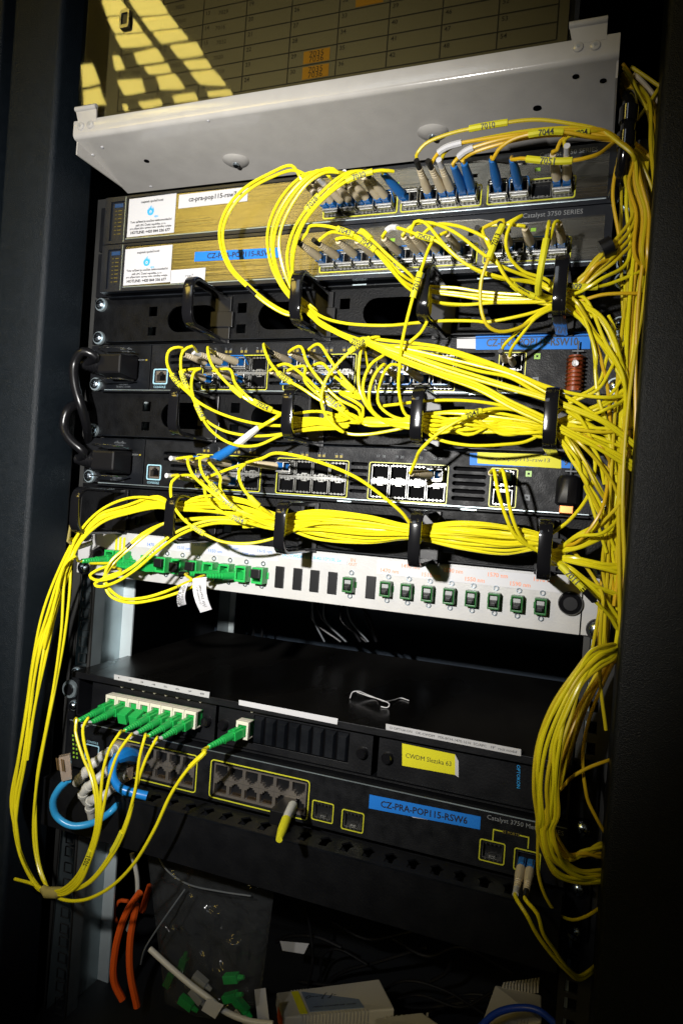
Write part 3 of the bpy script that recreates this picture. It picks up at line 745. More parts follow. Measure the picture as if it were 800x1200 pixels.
# ================================================================ lowest switch
zt = -11*U; YF = -20
swF = thing('network_switch', 'lowest switch in the rack, charcoal with copper network ports and a blue name strip', 'network switch', (0, YF, zt-44), 'rack network switches')
obj('chassis', MB().box(-222, 222, YF+5, 280, zt-43.5, zt-1), 'black_sheet', swF)
G1 = (at(136, 872, YF).x, at(229, 884, YF).x); G2 = (at(251, 893, YF).x, at(359, 925, YF).x)
holes = []
for g in (G1, G2): holes.append(rect(g[0], g[1], zt-38.2, zt-10.5))
SF = [at(378, 951, YF), at(413, 962, YF), at(576, 998, YF), at(617, 1009, YF)]
for p in SF: holes.append(rect(p.x-7.3, p.x+7.3, p.z-6, p.z+6))
cx0 = at(108, 882, YF); holes.append(rect(cx0.x-6, cx0.x+6, cx0.z-5.5, cx0.z+5.5))
obj('front_panel', MB().prism(rect(-222.4, 222.4, zt-43.8, zt-.8), YF, YF+5, holes), 'charcoal', swF, bev=.3)
obj('top_edge', MB().box(-222, 222, YF-.5, YF+1, zt-1.6, zt-.9), 'galvanised', swF)
obj('port_backing', MB().box(-215, 215, YF+11, YF+12, zt-42, zt-2), 'void', swF)
for g in (G1, G2):
    b = MB(); x0, x1 = g; n = 6; wv = (x1-x0)/n
    o = stadium(x0-3, x1+3, zt-41, zt-8, 3, 3); i = stadium(x0-2.1, x1+2.1, zt-40.1, zt-8.9, 3, 2.4)
    obj('port_outline', MB().prism(o, YF-.4, YF-.02, [i]), 'yellow_line', swF)
    for k in range(n):
        for r in range(2):
            M = Matrix.Translation((x0+wv*(k+.5), YF+1, zt-17.3-14.0*r)) @ Matrix.Diagonal((wv/13.9, 1, 1.06, 1))
            if r == 0: M = M @ FLIP
            inst('jack', rj_me, swF, M)
            if (k+r) % 1 == 0: inst('contacts', rjg_me, swF, M)
for k, p in enumerate(SF):
    outline(swF, p.x-9.4, p.x+9.4, p.z-8.2, p.z+8, YF, .8)
    M = Matrix.Translation((p.x, YF+.4, p.z)); inst('sfp_cage', cage_me, swF, M)
    if k < 3: inst('spring_fingers', finger_me, swF, M)
a, b2 = SF[2], SF[3]
b = MB().box(a.x-.4, a.x+.4, YF-.35, YF, a.z+8, a.z+17).box(b2.x-.4, b2.x+.4, YF-.35, YF, a.z+8.5, a.z+17).box(a.x+.4, a.x+6.5, YF-.35, YF, a.z+16.2, a.z+17).box(b2.x-6.5, b2.x-.4, YF-.35, YF, a.z+16.2, a.z+17)
obj('port_bracket', b, 'yellow_line', swF)
text('ES PORTS', swF, 'led_yellow', (a.x+b2.x)/2, YF-.2, a.z+16.6, w=12)
c = at(598, 962, YF); text('Catalyst 3750 Metro SERIES', swF, 'ink_white', c.x+10, YF-.2, c.z-1.2, w=54)
strip_px(swF, ((433, 931), (563, 957), (562, 972), (432, 947)), YF-.1, 'blue_tape', 'CZ-PRA-POP115-RSW6', inset=.11, hfrac=.52)
strip_px(swF, ((465, 946), (513, 958), (512, 962), (484, 958)), YF-.05, 'paper_grey', name='torn_paper', th=.2)
outline(swF, cx0.x-8, cx0.x+8, cx0.z-7.4, cx0.z+7.4, YF, 1.0, 'blue_line')
text('CONSOLE', swF, 'blue_line', cx0.x, YF-.2, cx0.z+9.6, w=13)
b = MB()
for k in range(6):
    p = at(86+.2*k, 862+k*5, YF); b.box(p.x-.9, p.x+.9, YF-.3, YF, p.z-.9, p.z+.9); b.box(p.x+3, p.x+4.6, YF-.3, YF, p.z-.9, p.z+.9)
obj('status_lights', b, 'led_green', swF)
for s in (-1, 1): obj('mounting_ear', MB().box(min(s*222.8, s*241), max(s*222.8, s*241), -1.8, 0, zt-43.6, zt-1), 'black_sheet', swF)

# ================================================================ dark duct below
zt = -12*U
du = thing('cable_duct', 'long dark cable duct with finger slots under the lowest switch', 'cable duct', (0, -30, zt-50))
holes = []
b = MB()
YD = -48
xs = [-130+17.6*k for k in range(19)]
# slotted top lid drawn as a horizontal plate with notches (x, y)
def hplate(poly, z0, z1, holes):
    q = MB().prism(poly, z0, z1, holes); q.v = [(x, z, y) for x, y, z in q.v]; return q
hl = []
for x in xs:
    hl.append([(x-3.2, -43), (x+3.2, -43), (x+3.2, -36), (x+5.4, -33), (x, -27), (x-5.4, -33), (x-3.2, -36)])
obj('slotted_lid', hplate([(-222, YD), (222, YD), (222, -22.5), (-222, -22.5)], zt-2.4, zt-1.0, hl), 'black_sheet', du)
obj('front_cover', MB().box(-222, 222, YD, YD+1.5, zt-43.8, zt-2.6), 'black_sheet', du, bev=.3)
obj('cover_edge', MB().box(-222, 222, YD-.6, YD+.8, zt-2.5, zt-1.2), 'charcoal_smooth', du)
obj('duct_base', MB().box(-222, 222, YD+1.6, -2, zt-43.6, zt-42.4), 'black_sheet', du)
obj('duct_back', MB().box(-241, 241, -2, -.4, zt-43.6, zt-1), 'black_sheet', du)

# ================================================================ white tray and schedule board on top
tr = thing('white_tray', 'white folded steel tray with screw dimples above the top switch', 'tray', (-3, -20, 30))
X0, X1 = -226.5, 219
FZ, FY, BZ, BY = 33.5, -60, 20.5, 17
n_ = Vector((0, FY-BY, FZ-BZ)).normalized()
def trayz(y): return BZ+(FZ-BZ)*(y-BY)/(FY-BY)
prof = []
for k in range(7):
    a = R(180+90*k/6)            # rounded lower front edge
    prof.append((FY+4+4*math.cos(a), FZ+4+4*math.sin(a)))
prof = [(FY+1.5, FZ+16), (FY+.3, FZ+15.2), (FY, FZ+13.5)]+prof+[(BY, BZ), (BY, BZ+1.2), (FY+4, FZ+1.3), (FY+1.5, FZ+4), (FY+1.3, FZ+12)]
b = MB(); n = len(prof)
b.add([(X0, y, z) for y, z in prof]+[(X1, y, z) for y, z in prof], [(i, (i+1) % n, (i+1) % n+n, i+n) for i in range(n)]+[tuple(range(n))[::-1], tuple(range(n, 2*n))])
obj('tray_sheet', b, 'tray', tr, smooth=True)
obj('side_lip', MB().box(X0, X0+1.3, FY+5, BY, BZ+1.5, FZ+13), 'tray', tr)
obj('side_lip', MB().box(X1-1.3, X1, FY+5, BY, BZ+1.5, FZ+13), 'tray', tr)
def trayat(px, py):
    """pixel -> point on the underside"""
    v = _d + CR*((px-400)/FPX) - CU*((py-600)/FPX)
    nz = Vector((0, -(FZ-BZ)/(FY-BY), 1)); p0 = Vector((0, BY, BZ))
    return CAMP+v*((p0-CAMP).dot(nz)/v.dot(nz))
tilt = math.atan2(FZ-BZ, FY-BY)
for px, py in ((277, 189), (507, 156)):
    c = trayat(px, py); b = MB(); rr_ = [12.5, 12, 10, 7.5, 4.6, 4.2]; dz = [0, -.5, -1.6, -2.6, -3.0, -2.8]
    b.tube([c+Vector((0, 0, z+.3)) for z in dz], rr_, 28)
    g = obj('dimple', b, 'tray', tr, smooth=True)
    obj('dimple_screw', MB().tube([c+Vector((0, 0, -2.6)), c+Vector((0, 0, -4.4)), c+Vector((0, 0, -5.4))], [3.0, 2.8, 1.4], 10), 'screw', g, smooth=True)
for px, py, r in ((172, 189, 2.4), (120, 173, 1.3), (109, 182, 1.3), (177, 219, 1.5), (629, 127, 3), (674, 90, 2.2), (706, 95, 2.2), (244, 142, 1.0)):
    c = trayat(px, py)
    obj('hole', MB().cyl(c+Vector((0, 0, .5)), c+Vector((0, 0, -.25)), r, None, 14), 'void' if r > 2.1 else 'paper', tr, smooth=True)
for (px, py, px2, py2, w_) in ((95, 148, 106, 146, 22), (677, 55, 697, 53, 24)):
    q = at(px, py, FY-.3); q2 = at(px2, py2, FY-.3); cx = (q.x+q2.x)/2
    hb = obj('hinge_plate', MB().add([(cx-w_/2+(4 if w_ > 22 else 3), FY-.2, FZ+12), (cx+w_/2, FY-.2, FZ+12), (cx+w_/2, FY-1.2, FZ+24), (cx-w_/2, FY-1.2, FZ+24), (cx-w_/2+3, FY+1.2, FZ+12), (cx+w_/2, FY+1.2, FZ+12), (cx+w_/2, FY+.4, FZ+24), (cx-w_/2, FY+.4, FZ+24)],
        [(0, 1, 2, 3), (7, 6, 5, 4), (0, 4, 5, 1), (1, 5, 6, 2), (2, 6, 7, 3), (3, 7, 4, 0)]), 'tray', tr)
    obj('hinge_roll', MB().cyl((cx-w_/2, FY-1, FZ+24.5), (cx+w_/2, FY-1, FZ+24.5), 2.2, None, 12), 'tray', hb, smooth=True)
    for p in (q, q2): obj('rivet', MB().tube([(p.x, FY, p.z), (p.x, FY-1, p.z), (p.x, FY-1.6, p.z)], [3.6, 3.2, 1.6], 14), 'screw' if w_ < 0 else 'tray', hb, smooth=True)
    for p in (q, q2): obj('rivet_hole', MB().cyl((p.x, FY-1.2, p.z), (p.x, FY-1.9, p.z), 1.2, None, 10), 'dust_grey', hb, smooth=True)

bd = thing('schedule_board', 'glossy framed port schedule sheet with a ruled table and orange cells', 'notice board', (-10, -50, 52))
YB = -52
bx0, bx1, bz0, bz1 = -228, 189, 50, 210
obj('paper_sheet', MB().box(-201, 185, YB, YB+1, bz0, bz1), 'board_paper', bd)
m = MATS['board_paper']
mat('cover_gloss', (.015, .013, .008), .03)
# clear glossy cover: dark mirror-like sheet over the paper
mm = bpy.data.materials.new('acrylic'); mm.use_nodes = True; nt = mm.node_tree; nt.nodes.clear()
o_ = nt.nodes.new('ShaderNodeOutputMaterial'); mx = nt.nodes.new('ShaderNodeMixShader'); tb = nt.nodes.new('ShaderNodeBsdfTransparent'); gb = nt.nodes.new('ShaderNodeBsdfGlossy'); fr = nt.nodes.new('ShaderNodeFresnel')
tb.inputs[0].default_value = (.82, .80, .70, 1); gb.inputs['Roughness'].default_value = .028; fr.inputs[0].default_value = 1.62
nz_ = nt.nodes.new('ShaderNodeTexNoise'); nz_.inputs['Scale'].default_value = 14; tc_ = nt.nodes.new('ShaderNodeTexCoord'); bp_ = nt.nodes.new('ShaderNodeBump'); bp_.inputs['Strength'].default_value = .04; bp_.inputs['Distance'].default_value = .002
nt.links.new(tc_.outputs['Object'], nz_.inputs['Vector']); nt.links.new(nz_.outputs[0], bp_.inputs['Height']); nt.links.new(bp_.outputs[0], gb.inputs['Normal'])
gm_ = nt.nodes.new('ShaderNodeNewGeometry'); iv_ = nt.nodes.new('ShaderNodeMath'); iv_.operation = 'SUBTRACT'; iv_.inputs[0].default_value = 1; ml_ = nt.nodes.new('ShaderNodeMath'); ml_.operation = 'MULTIPLY'
nt.links.new(gm_.outputs['Backfacing'], iv_.inputs[1]); nt.links.new(iv_.outputs[0], ml_.inputs[0]); nt.links.new(fr.outputs[0], ml_.inputs[1]); nt.links.new(ml_.outputs[0], mx.inputs[0]); nt.links.new(tb.outputs[0], mx.inputs[1]); nt.links.new(gb.outputs[0], mx.inputs[2]); nt.links.new(mx.outputs[0], o_.inputs[0]); MATS['acrylic'] = mm
obj('acrylic_cover', MB().box(bx0, bx1, YB-3.2, YB-1.6, bz0, bz1), 'acrylic', bd)
obj('bottom_seal', MB().box(bx0, bx1, YB-3.4, YB+3, bz0-2.2, bz0-.1), 'black_plastic', bd)
obj('side_seal', MB().box(bx1+.1, bx1+3, YB-3.4, YB+3, bz0-2.2, bz1), 'black_plastic', bd)
obj('backing', MB().box(bx0, bx1, YB+1.2, YB+2.6, bz0, bz1), 'amber_back' if 'amber_back' in MATS else 'black_sheet', bd)
# ruled table
gx0, gx1 = -187, 178; rows = [56+12.2*k for k in range(12)]
cols = [gx0+(gx1-gx0)*k/9 for k in range(10)]
for x in cols: obj('rule_line', MB().box(x-.45, x+.45, YB-.25, YB-.05, 56, rows[8]), 'ink', bd)
for z in rows[:9]: obj('rule_line', MB().box(gx0, gx1, YB-.4, YB-.27, z-.4, z+.4), 'ink', bd)
for c in range(9):
    for r in range(8):
        nn = 6*(c+1)-r if r < 6 else None
        zc = rows[r]+6
        lab = str(nn) if nn else None
        if lab: text(lab, bd, 'ink', cols[c]+4.5, YB-.3, zc+2.8, h=3.4, bold=.01)
        if c < 3 and r < 7: text('70%d%s' % (1+(c+r) % 3, '0269'[(c*3+r) % 4]), bd, 'ink', cols[c]+17+2*(r % 2), YB-.3, zc+1, w=9)
text('C14', bd, 'ink', cols[1]+46, YB-.3, rows[7]+1, h=5, bold=.02)
text('Sv\u00edtick:', bd, 'ink', cols[3]+14, YB-.3, rows[8]+4, h=4.6)
for c, r, s in ((4, 0, ('7035', '7036')), (4, 1, ('7035', '7036')), (3, 6, ('7030', '')), (5, 5, ('7044', '')), (5, 4, ('', ''))):
    s1 = obj('orange_cell', MB().box(cols[c]+13, cols[c]+35, YB-.35, YB-.08, rows[r]+1.2, rows[r]+10.8), 'amber', bd)
    if s[0]: text(s[0], s1, 'ink', cols[c]+24, YB-.5, rows[r]+7.8, w=12)
    if s[1]: text(s[1], s1, 'ink', cols[c]+24, YB-.5, rows[r]+3.8, w=12)
p = at(148, 24, YB-3.2)
obj('catch', MB().prism(stadium(p.x-5, p.x+5, p.z-8, p.z+8, 3, 2), YB-6, YB-3.3, [stadium(p.x-3.2, p.x+3.2, p.z-5, p.z+5, 3, 1)]), 'steel', bd, bev=.4)
obj('catch_centre', MB().box(p.x-3, p.x+3, YB-4.6, YB-3.4, p.z-5, p.z+5), 'black_plastic', bd)

# ================================================================ fibre cables
# connector meshes: origin at the cable end of the boot, plug pointing +Y
def boot_mb(L, r0, r1, ribs=3, n=12):
    pts, rs = [], []
    def P(y, r): pts.append((0, y, 0)); rs.append(r)
    P(0, r0*.75); P(.5, r0)
    for k in range(ribs):
        y = 2.5+k*2.6; rr = r0+(r1-r0)*y/L
        P(y, rr); P(y+.3, rr*.82); P(y+.9, rr*.82); P(y+1.2, rr)
    P(L*.62, r1*.98); P(L, r1)
    return MB().tube(pts, rs, n)
lc_boot = mesh('boot', boot_mb(28, 2.2, 3.3), smooth=True, material='beige')
lc_boot_b = mesh('boot', boot_mb(28, 2.4, 3.6, 0), smooth=True, material='boot_blue')
lc_body = mesh('plug_body', MB().box(-2.6, 2.6, 28.1, 40, -3.1, 2.6).box(-1.4, 1.4, 29, 37, 2.6, 4.2), bev=.35, material='lc_blue')
sc_boot = mesh('boot', boot_mb(26, 2.1, 3.7, 7, 10), smooth=True, material='green')
sc_body = mesh('plug_body', MB().box(-4.3, 4.3, 26, 42, -3.6, 3.6).box(-3.2, 3.2, 24.5, 26.2, -3, 3).box(-1.5, 1.5, 28, 38, 3.6, 4.8), bev=.5, material='green')
slv_k = mesh('sleeve', MB().cyl((0, -9, 0), (0, .4, 0), 2.0, 2.0, 10), smooth=True, material='black_plastic')
slv_w = mesh('sleeve', MB().cyl((0, -8, 0), (0, .4, 0), 2.1, 2.1, 10), smooth=True, material='paper')
rj_plug = mesh('plug_body', MB().box(-5.7, 5.7, 0, 20, -4, 4).box(-2.8, 2.8, 2, 16, 4, 5.6), bev=.5, material='clear_plug')

ZN = dict(z1=(240, 130, 3.333), z2=(340, 240, 3.077), z3=(540, 240, 3.636), z4=(180, 380, 3.333), z5=(380, 370, 3.333), z6=(560, 370, 4), z7=(180, 500, 3.333), z8=(560, 540, 4),
          y1=(0, 580, 3.333), y2=(0, 820, 3.333), y3=(600, 720, 5), y4=(580, 940, 5), y5=(660, 60, 5.714), y6=(660, 240, 5.714), y8=(460, 120, 2.857), px=(0, 0, 1))
def tr_(*a):
    """trace: zone name followed by (x, y, depth in front of the rack face) points"""
    out = []; z = ZN['px']
    for k in a:
        if isinstance(k, str): z = ZN[k]
        elif isinstance(k, Vector): out.append(k)
        else: out.append(at(z[0]+k[0]/z[2], z[1]+k[1]/z[2], -k[2]))
    return out
NP = [0]
def jitter(P, amp, seed, keep=0):
    rnd = random.Random(seed); out = []
    for i, p in enumerate(P):
        if i < keep: out.append(p); continue
        out.append(p+Vector((rnd.gauss(0, amp), rnd.gauss(0, amp), rnd.gauss(0, amp))))
    return out
def seg_at(S, f):
    L = [0]
    for i in range(1, len(S)): L.append(L[-1]+(S[i]-S[i-1]).length)
    d = f*L[-1]; i = 1
    while i < len(S)-1 and L[i] < d: i += 1
    return S[i-1].lerp(S[i], (d-L[i-1])/max(L[i]-L[i-1], 1e-6)), (S[i]-S[i-1]).normalized(), L[-1]
def project(p):
    v = p-CAMP; w_ = v.dot(_d); return 400+FPX*v.dot(CR)/w_, 600-FPX*v.dot(CU)/w_
def flag(root, S, f, L, txt, m='yellow_tape', r=2.3, up=1):
    if isinstance(f, tuple):      # nearest point of the cable to the place seen in the photograph
        best = min(range(1, len(S)), key=lambda i: (lambda q: (q[0]-f[0])**2+(q[1]-f[1])**2)(project(S[i])))
        f = sum((S[i]-S[i-1]).length for i in range(1, best+1))/sum((S[i]-S[i-1]).length for i in range(1, len(S)))
    p, t, tot = seg_at(S, f); sub = []
    h = L/2/tot
    sub = [seg_at(S, min(.99, max(.001, f+k*h/3)))[0] for k in range(-3, 4)]
    g = obj('marker_sleeve', MB().tube(sub, r, 8), m, root, smooth=True)
    if txt.strip():
        view = (CAMP-p).normalized(); X = t if t.x > 0 else -t
        nrm = (view-X*view.dot(X)).normalized(); Y = nrm.cross(X)
        B = Matrix((X, Y, nrm)).transposed()
        q = p+nrm*(r+.15)
        text(txt, g, 'ink', q.x, q.y, q.z, w=min(L*.7, 2.4*len(txt)), base=B, bold=.01)
    return g
def cable(label, P, material='yellow', r=1.45, conn=(), flags=(), sleeve=None, group=None, name='fibre_cable', cat='fibre cable', jit=0, seed=0, bands=(), rk=.85):
    """conn: list of (end index 0/-1, boot mesh, body mesh, sleeve mesh or None, (dx, dz))"""
    if material in ('yellow', 'yellow_deep', 'orange_yellow'): r = r*rk
    S = spline(jitter(P, jit, seed, 2 if conn else 0) if jit else P)
    if not conn and not flags and not bands:
        o = obj(name, MB().tube(S, r, 8), material, smooth=True, org=P[0]); return tag(o, label, cat, group)
    root = thing(name, label, cat, P[0], group)
    obj('jacket', MB().tube(S, r, 8), material, root, smooth=True)
    for (T, boot, body, slv, sc_) in conn:
        M = Matrix.Translation(T)
        if sc_: M = M @ sc_
        inst('boot', boot, root, M)
        if body: inst('plug_body', body, root, M)
        if slv: inst('sleeve', slv, root, M)
    for f, L, s, *rest in flags: flag(root, S, f, L, s, *(rest or []))
    for f, L, mt in bands: flag(root, S, f, L, '', mt, r+.5)
    return root
ORD = ['first', 'second', 'third', 'fourth', 'fifth', 'sixth', 'seventh', 'eighth', 'ninth', 'tenth', 'eleventh', 'twelfth']
def lead(T, dy=7): return [T, T+Vector((0, -dy, 0))]

# ---- topmost switch
AX = [g+7.6+15.07*k for g in (0.2, 66.2, 133.8) for k in range(4)]
for k, x in enumerate(AX):
    if k == 10: continue
    sfp(x, YA+1, -29.3, '%s transceiver from the left in the topmost steel-fronted switch' % ORD[k], [bail_blue, bail_steel, bail_black][k % 3], flip=False)
for k, x in enumerate(AX):
    sfp(x, YA+1, -U-29.3, '%s transceiver from the left in the lower steel-fronted switch' % ORD[k], [bail_black, bail_blue, bail_steel][k % 3])
def plug(x, z, yf, boot=lc_boot, body=lc_body, slv=None, ry=0, rz=0, L=40, ins=3):
    """plug in a port; returns (tip, connector tuple)"""
    Rm = Matrix.Rotation(rz, 4, 'Z') @ Matrix.Rotation(ry, 4, 'X')
    T = Vector((x, yf+ins, z))-(Rm @ Vector((0, L, 0)))
    return T, (T, boot, body, slv, Rm)
g_up = 'cables plugged into the topmost steel-fronted switch'
ringP = lambda px, py, d=44: at(px, py, -d)
big = []   # strands that go on along the diagonal bundle
yfA = YA-8
def armA(k, side, boot=lc_boot, slv=None, up=.12, tw=0):
    x = AX[k]+side*3.1
    return plug(x, -29.3, yfA, boot, lc_body, slv, ry=random.uniform(-.03, .03)-up, rz=tw+random.uniform(-.05, .05), ins=8)
LA = 'yellow fibre cable from the %s plug from the left in the topmost steel-fronted switch'
traces = [
 (0, -1, [(340, 214, 66), (250, 246, 66), (150, 306, 64), (84, 385, 62), (57, 478, 62), (88, 600, 60), (170, 692, 56), (255, 762, 50), (335, 798, 44)], 'yellow', [((294, 338), 10, ' ', 'black_plastic', 1.7)]),
 (0, 1, [(350, 232, 66), (262, 258, 64), (168, 312, 62), (100, 388, 60), (70, 480, 60), (98, 600, 58), (178, 688, 55), (262, 756, 50), (340, 792, 44)], 'yellow', []),
 (1, -1, [(425, 240, 66), (370, 262, 64), (290, 352, 62), (246, 470, 60), (256, 590, 58), (296, 680, 54), (345, 742, 46)], 'yellow', []),
 (1, 1, [(450, 232, 68), (392, 262, 66), (312, 352, 64), (262, 475, 62), (272, 600, 58), (306, 684, 54), (350, 740, 46)], 'yellow', []),
 (2, -1, [(500, 226, 70), (440, 238, 68), (362, 306, 66), (292, 420, 64), (268, 530, 62), (290, 640, 58), (345, 728, 48)], 'yellow', []),
 (2, 1, [(520, 240, 72), (470, 240, 70), (400, 285, 68), (322, 400, 66), (290, 505, 64), (308, 620, 58), (350, 715, 50)], 'yellow', []),
 (3, -1, [(560, 240, 70), (520, 262, 72), (430, 345, 72), (352, 455, 70), (322, 560, 66), (332, 650, 60), (356, 720, 50)], 'yellow', [((367, 241), 14, '7028')]),
 (3, 1, [(585, 236, 70), (535, 268, 72), (446, 352, 72), (368, 460, 70), (340, 560, 66), (345, 650, 60), (360, 715, 50)], 'yellow', []),
]
diag = [
 ('z5', (150, 88, 58), (300, 103, 56), (450, 122, 54), (600, 167, 52), 'z6', (150, 258, 52), (300, 323, 52), (450, 366, 52), (600, 383, 54), (745, 366, 40)),
 ('z5', (150, 100, 58), (300, 125, 56), (450, 160, 55), (600, 196, 54), 'z6', (150, 275, 54), (300, 350, 54), (400, 412, 54), (480, 485, 52), (530, 590, 48), (547, 700, 44), 'z8', (545, 60, 44), (510, 170, 44), (430, 275, 46), (330, 352, 48)),
 ('z5', (150, 92, 62), (300, 140, 60), (450, 190, 58), (600, 236, 56), 'z6', (150, 330, 56), (300, 375, 56), (450, 430, 56), (600, 497, 54), (735, 600, 46)),
 ('z5', (150, 100, 60), (300, 150, 60), (450, 205, 58), (600, 252, 56), 'z6', (150, 345, 56), (300, 388, 56), (450, 444, 56), (600, 510, 54), (738, 618, 46)),
 ('z5', (150, 95, 62), (300, 165, 62), (450, 220, 60), (600, 268, 58), 'z6', (150, 400, 58), (300, 470, 58), (450, 550, 56), (600, 620, 52), (730, 690, 44)),
 ('z5', (150, 102, 62), (300, 178, 62), (450, 235, 60), (600, 290, 58), 'z6', (150, 430, 58), (300, 500, 58), (450, 573, 56), (600, 636, 52), (735, 712, 44)),
 ('z5', (150, 98, 64), (300, 172, 64), (450, 228, 62), (600, 280, 60), 'z6', (150, 415, 60), (300, 486, 60), (450, 562, 58), (600, 645, 54), (730, 730, 44)),
 ('z5', (150, 104, 58), (300, 132, 56), (450, 172, 55), (600, 215, 54), 'z6', (150, 290, 54), (250, 345, 54), (350, 400, 52), (450, 470, 50), (600, 560, 46), (735, 660, 40)),
]
for i, ((k, s, P, mt, fl), dg) in enumerate(zip(traces, diag)):
    T, c = armA(k, s, slv=[None, slv_k, slv_w][i % 3], tw=-.10, up=.05)
    mid = tr_('z1', (392+6*i, 775+5*(i % 3), 44), (440, 815+6*(i % 3), 50), (530, 866+4*(i % 3), 54), (600, 892, 56))
    cable(LA % ORD[i], lead(T)+tr_('z1', *P)+mid+tr_(*dg), mt, 1.45, [c], fl, group=g_up)
# blue boot with the 7030 marker
T, c = armA(4, -1, lc_boot_b, tw=-.22, up=.1)
cable('yellow fibre cable on a blue boot with the 7030 marker, topmost steel-fronted switch', lead(T, 4)+tr_('z1', (735, 236, 70), (690, 232, 74), (620, 246, 76), (550, 276, 76), (455, 352, 74), (385, 440, 72), (350, 540, 68), (342, 640, 60), (352, 722, 50), (400, 790, 48), (520, 872, 56), 'z5', (150, 108, 60), (300, 120, 56), (450, 136, 54), (600, 178, 52), 'z6', (150, 262, 52), (300, 330, 52), (450, 400, 52), (600, 505, 50), (740, 622, 42)), 'yellow', 1.45, [c], [((423, 205), 20, '7030'), ((419, 404), 14, '700e')], group=g_up)
# the arms that run right along the tray
def y8(*p): return tr_('y8', *p)
endA = tr_('y8', (760, 133, 52), 'px', (742, 182, 50))
downs = [(748, 215, 44), (756, 250, 44), (752, 300, 46), (747, 360, 46), (742, 430, 46), (738, 500, 46), (732, 570, 46), (726, 640, 46), (720, 710, 44)]
right = [
 (5, 0, lc_boot, slv_k, [(79, 178, 60), (108, 140, 62), (180, 108, 64), (270, 86, 66), (370, 69, 66), (480, 58, 64), (600, 72, 60), (690, 92, 56)], 'yellow_deep', ((574, 148), 26, '7010'), 'yellow fibre cable with the 7010 marker arching highest under the white tray'),
 (6, -1, lc_boot, slv_k, [(150, 172, 62), (172, 154, 64), (210, 140, 66), (300, 124, 66), (450, 104, 64), (600, 92, 60), (700, 102, 56)], 'orange_yellow', ((526, 171), 18, '', 'paper'), 'orange-yellow cable with a white marker just right of the 7010 cable'),
 (6, 1, lc_boot, slv_w, [(172, 170, 60), (205, 146, 62), (330, 116, 62), (480, 92, 60), (620, 86, 58), (715, 104, 54)], 'yellow_deep', None, 'yellow cable on the second of the paired beige boots in the middle port group'),
 (7, -1, lc_boot_b, None, [(212, 192, 62), (242, 164, 66), (330, 132, 68), (450, 108, 66), (600, 100, 60), (700, 112, 56)], 'orange_yellow', ((540, 174), 12, '', 'paper'), 'orange-yellow cable on the left boot of the two crossed blue boots'),
 (7, 1, lc_boot_b, None, [(228, 195, 60), (262, 172, 64), (350, 142, 66), (470, 116, 64), (600, 110, 60), (700, 124, 56)], 'orange_yellow', None, 'orange-yellow cable on the right boot of the two crossed blue boots'),
 (8, 0, lc_boot_b, None, [(335, 190, 62), (352, 160, 66), (400, 124, 70), (480, 103, 72), (560, 97, 70), (660, 115, 64)], 'orange_yellow', ((641, 155), 22, '7044'), 'orange-yellow cable with the 7044 marker from a blue boot in the right port group'),
 (9, 0, lc_boot_b, None, [(398, 192, 66), (428, 188, 70), (520, 196, 74), (600, 195, 74), (680, 176, 70)], 'orange_yellow', ((645, 187), 30, '7051'), 'orange-yellow cable sagging across the beige boot pair with a long yellow marker'),
 (11, -1, lc_boot, None, [(548, 160, 60), (560, 130, 62), (610, 102, 62), (690, 90, 58)], 'orange_yellow', None, 'orange-yellow cable on the left of the rightmost beige boots of the topmost switch'),
 (11, 1, lc_boot, slv_w, [(572, 130, 62), (592, 112, 62), (650, 98, 60), (705, 94, 56)], 'yellow_deep', ((677, 157), 10, '704'), 'dull yellow cable on the rightmost beige boot of the topmost switch'),
]
for i, (k, s, bt, sl, P, mt, fl, lab) in enumerate(right):
    T, c = armA(k, s, bt, sl, tw={5: -.02, 6: -.04, 7: -.06}.get(k, 0), up=.1)
    dj = [(x+(i-4)*2.4+5*math.sin(i*2.1+y*.013), y, d+((i*7) % 5)*4-8) for x, y, d in downs]
    cable(lab, lead(T, 3)+y8(*P)+[p+Vector((0, (i-4)*1.2, (i-4)*.9)) for p in endA]+tr_('px', *(dj if i % 3 == 0 else dj[:3]+[(770-i, 322+i*6, 24), (790, 380+i*6, 0)])), mt, 1.5, [c], [fl] if fl else [], group=g_up)

